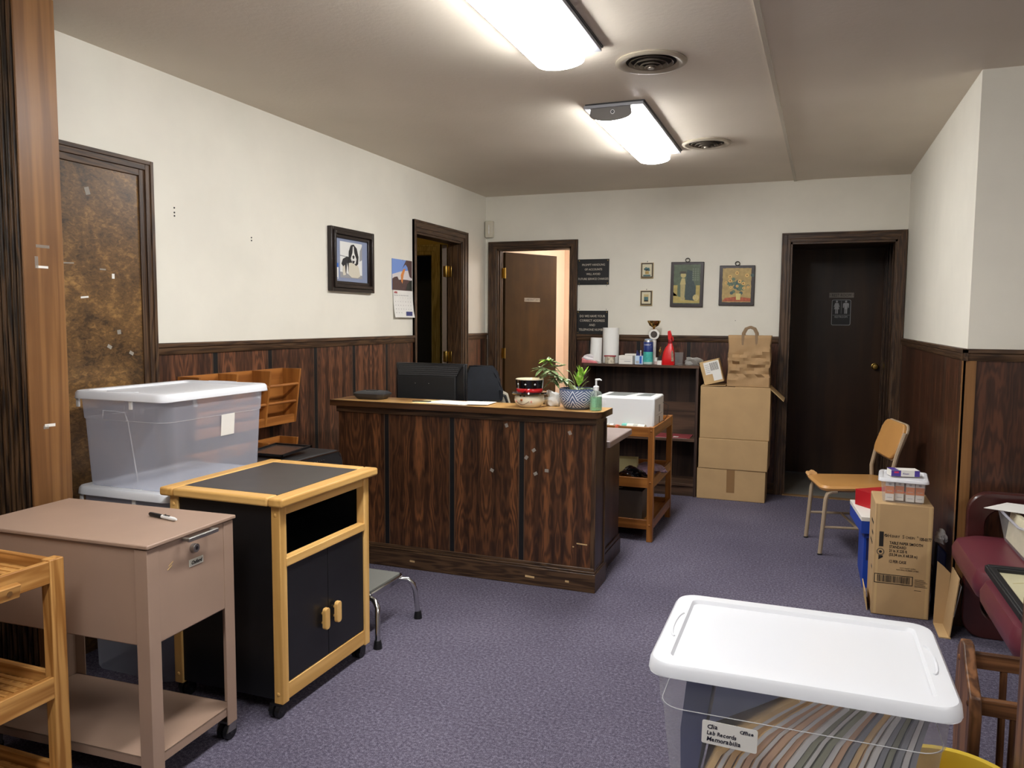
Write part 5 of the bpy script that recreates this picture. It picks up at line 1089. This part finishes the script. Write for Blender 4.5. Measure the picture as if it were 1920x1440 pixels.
# flattened carton and scraps by the case
v = thing('open_carton', 'torn open carton leaning beside the paper case at the wall corner', 'cardboard box', (.602, 3.79, 0))
g = G(); g.obox((.024, .02, .135), (.005, .17, .27), (0, .10, 0), cardb); g.obj('side_wall', v, .001); g = G(); g.box(-.03, .015, -.07, .10, .0, .005, cardb2); g.obj('bottom_flap', v)
g = G(); g.prism([(-.03, .005), (.012, .005), (.03, .24), (.0, .27), (-.025, .29)], 'y', .10, .105, cardb); g.obj('end_wall', v)
g = G(); g.obox((.038, -.02, .16), (.003, .05, .14), (0, .16, 0), paper); g.obj('torn_lining', v)
v = thing('corner_flap', 'small upright cardboard scrap at the left foot of the paper case', 'cardboard', (.297, 4.06, 0))
g = G(); g.obox((0, 0, .045), (.004, .20, .09), (0, -.12, 0), cardb2); g.obj('panel', v)
g = G(); g.prism([(0, 0), (.045, 0), (.05, .3), (.01, .34)], 'y', 0, .07, M('navy_bag', (16, 24, 60), .5)); g.xf(Matrix.Translation((.580, 4.0, 0))); tag(g.obj('navy_bag', bevel=.008), 'dark navy bag wedged between the paper case and the wall', 'bag')
g = crumple((.606, 4.035, .341), (.022, .03, .032), M('white_film', (226, 226, 226), .4), 17, amp=.5); tag(g.obj('white_wrapper'), 'crumpled white wrapper on the navy bag beside the wall', 'wrapper')

# ================================================================== MAROON BENCH
v = thing('waiting_bench', 'maroon vinyl two-seat bench with rounded wooden arm loops at the right edge', 'bench', (.92, 3.15, 0))
mar_w = M('maroon_wood', (62, 26, 24), .28, var=.15, scale=10, coat=.3); mar_v = M('maroon_vinyl', (98, 42, 52), .35, var=.05, scale=5)
for y in (3.80, 2.58):
    g = G(); out = rrect(.28, .32, .085, 6, .945, .32); inn = rrect(.212, .245, .075, 6, .945, .325)
    for ya, yb in ((y-.022, y+.022),):
        A = [[g.bm.verts.new((p[0], yy_, p[1])) for p in pts_] for yy_ in (ya, yb) for pts_ in (out, inn)]
        n = len(out)
        for i in range(n):
            j = (i+1) % n; g.face([A[0][i], A[0][j], A[1][j], A[1][i]], mar_w); g.face([A[2][i], A[2][j], A[3][j], A[3][i]], mar_w); g.face([A[0][i], A[0][j], A[2][j], A[2][i]], mar_w, True); g.face([A[1][i], A[1][j], A[3][j], A[3][i]], mar_w, True)
    g.obj('arm_loop', v, .006, world=True)
for y0, y1 in ((3.195, 3.772), (2.625, 3.185)):
    g = G(); R_ = []; c_ = ((.60+1.18)/2, (y0+y1)/2); a, b = .29, (y1-y0)/2
    for z, d in ((.335, .05), (.345, .018), (.375, .002), (.41, 0), (.445, .014), (.462, .05), (.468, .12)): R_.append([g.bm.verts.new((x+c_[0], yy_+c_[1], z)) for x, yy_ in rrect(a-d, b-d*.8, .07, 7)])
    g.loft(R_, mar_v); g.obj('seat_cushion', v, world=True)
g = G(); g.box(.72, 1.16, 2.59, 3.80, .28, .338, mar_w); g.obj('seat_rail', v, .004, world=True)
g = G(); g.box(1.17, 1.23, 2.62, 3.77, .47, .86, mar_v); g.obj('backrest', v, .02, 3, world=True)
# framed certificate
v = thing('certificate_frame', 'black-framed cream certificate lying on the near bench seat', 'framed picture', (.83, 2.898, .470))
g = G()
for a in ((-.21, .21, .235, .27), (-.21, .21, -.27, -.235), (-.21, -.180, -.235, .235), (.180, .21, -.235, .235)): g.box(a[0], a[1], a[2], a[3], 0, .024, blk_m); g.box(a[0]+.006, a[1]-.006, a[2]+.006, a[3]-.006, .02, .029, blk_m)
g.obj('frame', v, .003)
g = G(); g.box(-.182, .182, -.237, .237, .003, .010, M('cream_certificate', (214, 208, 170), .25, var=.04, coat=.4)); 
for s_ in ((-.11, .14, -.05, .12, .5), (-.05, .10, -.03, .02, .2)): g.obox((s_[0], s_[1], .0102), (.10, .004, .0004), (0, 0, s_[4]), M('gold_print', (176, 164, 110), .5))
g.box(-.10, -.03, .16, .163, .0101, .0104, gpr); g.box(-.06, .0, .14, .142, .0101, .0104, gpr); g.obj('certificate', v)
# bin of papers
v = thing('paper_tub', 'clear tub heaped with papers on the far bench seat', 'storage bin', (.955, 3.505, .468), 0)
g = G(); R_ = []
for zz, a, b in ((0, .17, .17), (.004, .175, .175), (.135, .20, .205)): R_.append([g.bm.verts.new((x, y, zz)) for x, y in rrect(a, b, .03, 4)])
g.loft(R_, clear2, False); g.face(R_[0][::-1], clear2); P_ = rrect(.203, .208, .03, 4); g.tube([(x, y, .135) for x, y in P_+P_[:1]], .005, clear, 6, False); g.obj('tub', v)
cols = [(214, 206, 176), (200, 150, 140), (226, 226, 222), (150, 160, 176), (210, 214, 190), (196, 176, 180), (228, 224, 214)]
for i in range(9):
    g = G(); c_ = cols[i % 7]; g.obox((.80+.036*i, 3.505+.004*(i % 3), .540), (.018, .30, .12), (0, .12-.03*(i % 4), 0), M('packed_paper%d' % (i % 7), c_, .7, var=.08, scale=30))
    tag(g.obj('paper_stack'), 'wad of papers standing %s in the clear tub on the bench' % ('first from the left', 'second from the left', 'third from the left', 'fourth from the left', 'in the middle', 'fourth from the right', 'third from the right', 'second from the right', 'first from the right')[i], 'paper', 'papers packed in the bench tub')
sheet('paper_sheet', 'white envelope sticking out to the left over the bench tub rim', 'envelope', [(.69, 3.60), (.98, 3.48), (1.05, 3.66), (.80, 3.74)], .6095, paper, .002)
v = carton('navy_carton', 'navy blue box with gold corner lying on the bench tub papers', 'box', .985, 3.46, .613, .30, .11, .030, nv, math.radians(-6), None, None, [(.0, .1, .1, .9, M('gold_print', (176, 164, 110), .5)), (.4, .9, .4, .6, white_p)])
sheet('paper_sheet', 'loose crumpled paper at the near rim of the bench tub', 'paper', [(.80, 3.33), (1.10, 3.32), (1.12, 3.40), (.85, 3.40)], .6105, M('pale_sheet', (206, 204, 196), .7), .003)
sheet('card', 'yellow card at the back of the bench tub', 'card', [(.93, 3.60), (1.08, 3.60), (1.08, 3.68), (.93, 3.68)], .646, M('yellow_card', (226, 208, 96), .6), .002)
carton('white_block', 'white paper block under the yellow card in the bench tub', 'box', 1.0, 3.63, .6125, .16, .10, .032, paper, 0, None, None)

# ================================================================== MAGAZINE RACK, WOODEN STAND, YELLOW TUB
v = thing('magazine_rack', 'dark wooden magazine rack with turned spindles behind the yellow tub', 'magazine rack', (.65, 2.44, 0))
for x in (.440, .83):
    g = G(); P_ = [(2.34, 0), (2.54, 0), (2.54, .12), (2.555, .30), (2.54, .42), (2.505, .452), (2.465, .452), (2.43, .41), (2.34, .350), (2.325, .30), (2.34, .12)]
    g.prism(P_, 'x', x, x+.030, rackw['z']); e = g.obj('end_panel', v, .005, world=True)
    for (y, z) in ((2.505, .395), (2.36, .325), (2.50, .08), (2.37, .06)): g = G(); g.ball((x, y, z), (.004, .009, .009), rackw['z'], 10); g.obj('screw_cap', e, world=True)
for (y, z) in ((2.495, .375), (2.36, .30)):
    g = G(); g.box(.470, .83, y-.010, y+.010, z, z+.045, rackw['x']); g.obj('top_rail', v, .002, world=True)
    for x in (.55, .62, .69, .76): g = G(); yb = y-.01 if y > 2.45 else y+.01; g.cyl((x, yb, .07), (x, y, z), .0095, rackw['z'], 10); g.obj('spindle', v, world=True)
g = G(); g.box(.470, .83, 2.34, 2.52, .045, .062, rackw['x']); g.obj('bottom_board', v, .002, world=True)
v = thing('wooden_stand', 'brown wooden stand cut off by the lower right edge of the photo', 'stand', (.66, 1.71, 0))
g = G(); g.box(.446, .474, 1.52, 1.90, 0, .785, rackw['z']); g.obj('side_panel', v, .006, world=True); g = G(); g.box(.846, .874, 1.52, 1.90, 0, .785, rackw['z']); g.obj('side_panel', v, .006, world=True)
for z in (.12, .42, .74): g = G(); g.box(.474, .846, 1.53, 1.89, z, z+.02, rackw['x']); g.obj('shelf', v, .002, world=True)
v = thing('yellow_tub', 'yellow plastic tub whose rim shows at the bottom right', 'tub', (.358, 2.054, 0))
yl_ = M('yellow_plastic', (222, 190, 60), .35, var=.03)
g = G(); g.lathe([(.115, 0), (.12, .004), (.150, .24), (.163, .246), (.166, .255), (.162, .261), (.148, .259), (.142, .24), (.112, .012), (.001, .010)], yl_, seg=48, cap=False); g.obj('tub_body', v)

# ================================================================== FRONT BIN WITH RECORDS
storage_bin('storage_bin', 'clear bin under the labelled records bin, below the bottom edge of the photo', .0, 1.80, 0, .20, .15, .278, clear, white_lid)
v = storage_bin('records_bin', 'large clear bin full of folders with white lid and handwritten label, nearest the camera', .0, 1.825, .279, .302, .230, .361, clear2, white_lid)
g = G(); lb_ = M('label_paper', (232, 230, 222), .6); g.prism([(x, z) for x, z in rrect(.056, .0265, .004, 3)], 'y', -.0006, .0002, lb_)
def hand(g, st, x, z, s_, sx=1.0):
    k_ = x
    for ch in st:
        wv = random.Random(ord(ch)+int(x*1e4)); g.text(ch, s_*wv.uniform(.94, 1.08), k_, z+wv.uniform(-.0006, .0006), -.001, M('marker_ink', (24, 26, 44), .5), sx=sx, shear=.12, bold=.00025, rot=wv.uniform(-.05, .05)); k_ += s_*sx*({'i': .26, 'l': .26, ' ': .3, 'M': .78, 'm': .82, 'L': .5, 'a': .54, 'r': .38, 'f': .33, 't': .33, 'C': .62, 'O': .68}.get(ch, .54))
hand(g, 'Clia', -.046, .010, .0135); hand(g, 'Office', .020, .0115, .0105); hand(g, 'Lab Records', -.046, -.0045, .0125, .9); hand(g, 'Memorabilia', -.046, -.019, .0140, .92)
g.xf(Matrix.Translation((-.126, -.2065, .218)) @ Matrix.Rotation(.09, 4, 'X') @ Matrix.Rotation(.03, 4, 'Y')); g.obj('handwritten_label', v)
fold = {'manila': M('manila_folder', (238, 200, 138), .65, var=.04, scale=20), 'peach': M('peach_folder', (230, 186, 146), .65), 'sage': M('sage_folder', (156, 158, 132), .65), 'grey': M('grey_folder', (150, 152, 156), .65), 'white': paper, 'slate': M('slate_folder', (112, 120, 150), .6)}
YF, YBk = 1.670, 1.955
def folder(path, th, m, label, inner=None, y0=YF, y1=YBk, name='file_folder'):
    up = [(x, z+0) for x, z in path]; n_ = len(path); off = []
    for i, (x, z) in enumerate(path):
        a = path[max(0, i-1)]; b = path[min(n_-1, i+1)]; d = Vector((b[0]-a[0], b[1]-a[1])).normalized(); q_ = th*(1.8-.8*i/(n_-1)); off.append((x+d.y*q_, z-d.x*q_))
    g = G(); g.prism(path+off[::-1], 'y', y0, y1, m); loc = Vector(((path[0][0]+path[-1][0])/2, (y0+y1)/2, path[0][1])); g.bm.transform(Matrix.Translation(-loc)); o = g.obj(name, loc=loc)
    tag(o, label, 'folder', 'folders packed in the records bin')
    if inner:
        g = G(); a_ = [(x+(p[0]-x)*.15, z+(p[1]-z)*.15) for (x, z), p in zip(path, off)]; b_ = [(x+(p[0]-x)*.85, z+(p[1]-z)*.85) for (x, z), p in zip(path, off)]
        a_[-1] = (a_[-1][0]+.006, a_[-1][1]+.005); b_[-1] = (b_[-1][0]+.006, b_[-1][1]+.005)
        g.prism(a_+b_[::-1], 'y', y0-.003, y0+.0, inner); g.obj('papers', o, world=True)
    return o
g = G(); g.prism([(-.232, .30), (-.205, .30), (-.185, .46), (-.165, .60), (-.222, .60), (-.236, .46)], 'y', 1.685, 1.95, M('navy_binder', (52, 62, 104), .5)); tag(g.obj('binder'), 'dark blue binder at the left end of the records bin', 'binder')
g = G(); g.prism([(-.176, .478), (-.075, .538), (.01, .592), (-.156, .60)], 'y', 1.69, 1.95, fold['slate']); tag(g.obj('binder'), 'grey-blue binder leaning over the tan folders on the left of the records bin', 'binder')
ORD = ['first', 'second', 'third', 'fourth', 'fifth', 'sixth', 'seventh', 'eighth', 'ninth', 'tenth', 'eleventh', 'twelfth', 'thirteenth', 'fourteenth', 'fifteenth', 'sixteenth', 'seventeenth', 'eighteenth', 'nineteenth', 'twentieth', 'twenty-first', 'twenty-second', 'twenty-third', 'last']
FN = {'manila': 'manila folder', 'peach': 'peach folder', 'sage': 'sage folder', 'grey': 'grey folder', 'white': 'white paper wad'}
seq = ['manila', 'manila', 'manila', 'manila', 'peach', 'manila', 'peach', 'manila', 'peach', 'white', 'sage', 'sage', 'sage', 'white', 'peach', 'grey', 'manila', 'manila', 'white', 'grey', 'sage', 'grey', 'white', 'grey']
for i, c_ in enumerate(seq):
    x0 = -.200+.0175*i; k_ = 1-.80*i/23; e = .004*(i % 3)
    path = [(x0, .300), (x0+.012*k_, .36), (x0+.045*k_, .43), (x0+.10*k_, .495), (x0+.16*k_, .545), (x0+(.205+e)*k_, .578+e)]
    folder(path, .0078, fold[c_], '%s, %s from the left in the row inside the records bin' % (FN[c_], ORD[i]) if i < 23 else 'grey folder, rightmost of the row inside the records bin', paper if c_ in ('manila', 'peach', 'sage') and i % 2 else None, YF+.004*(i % 3))
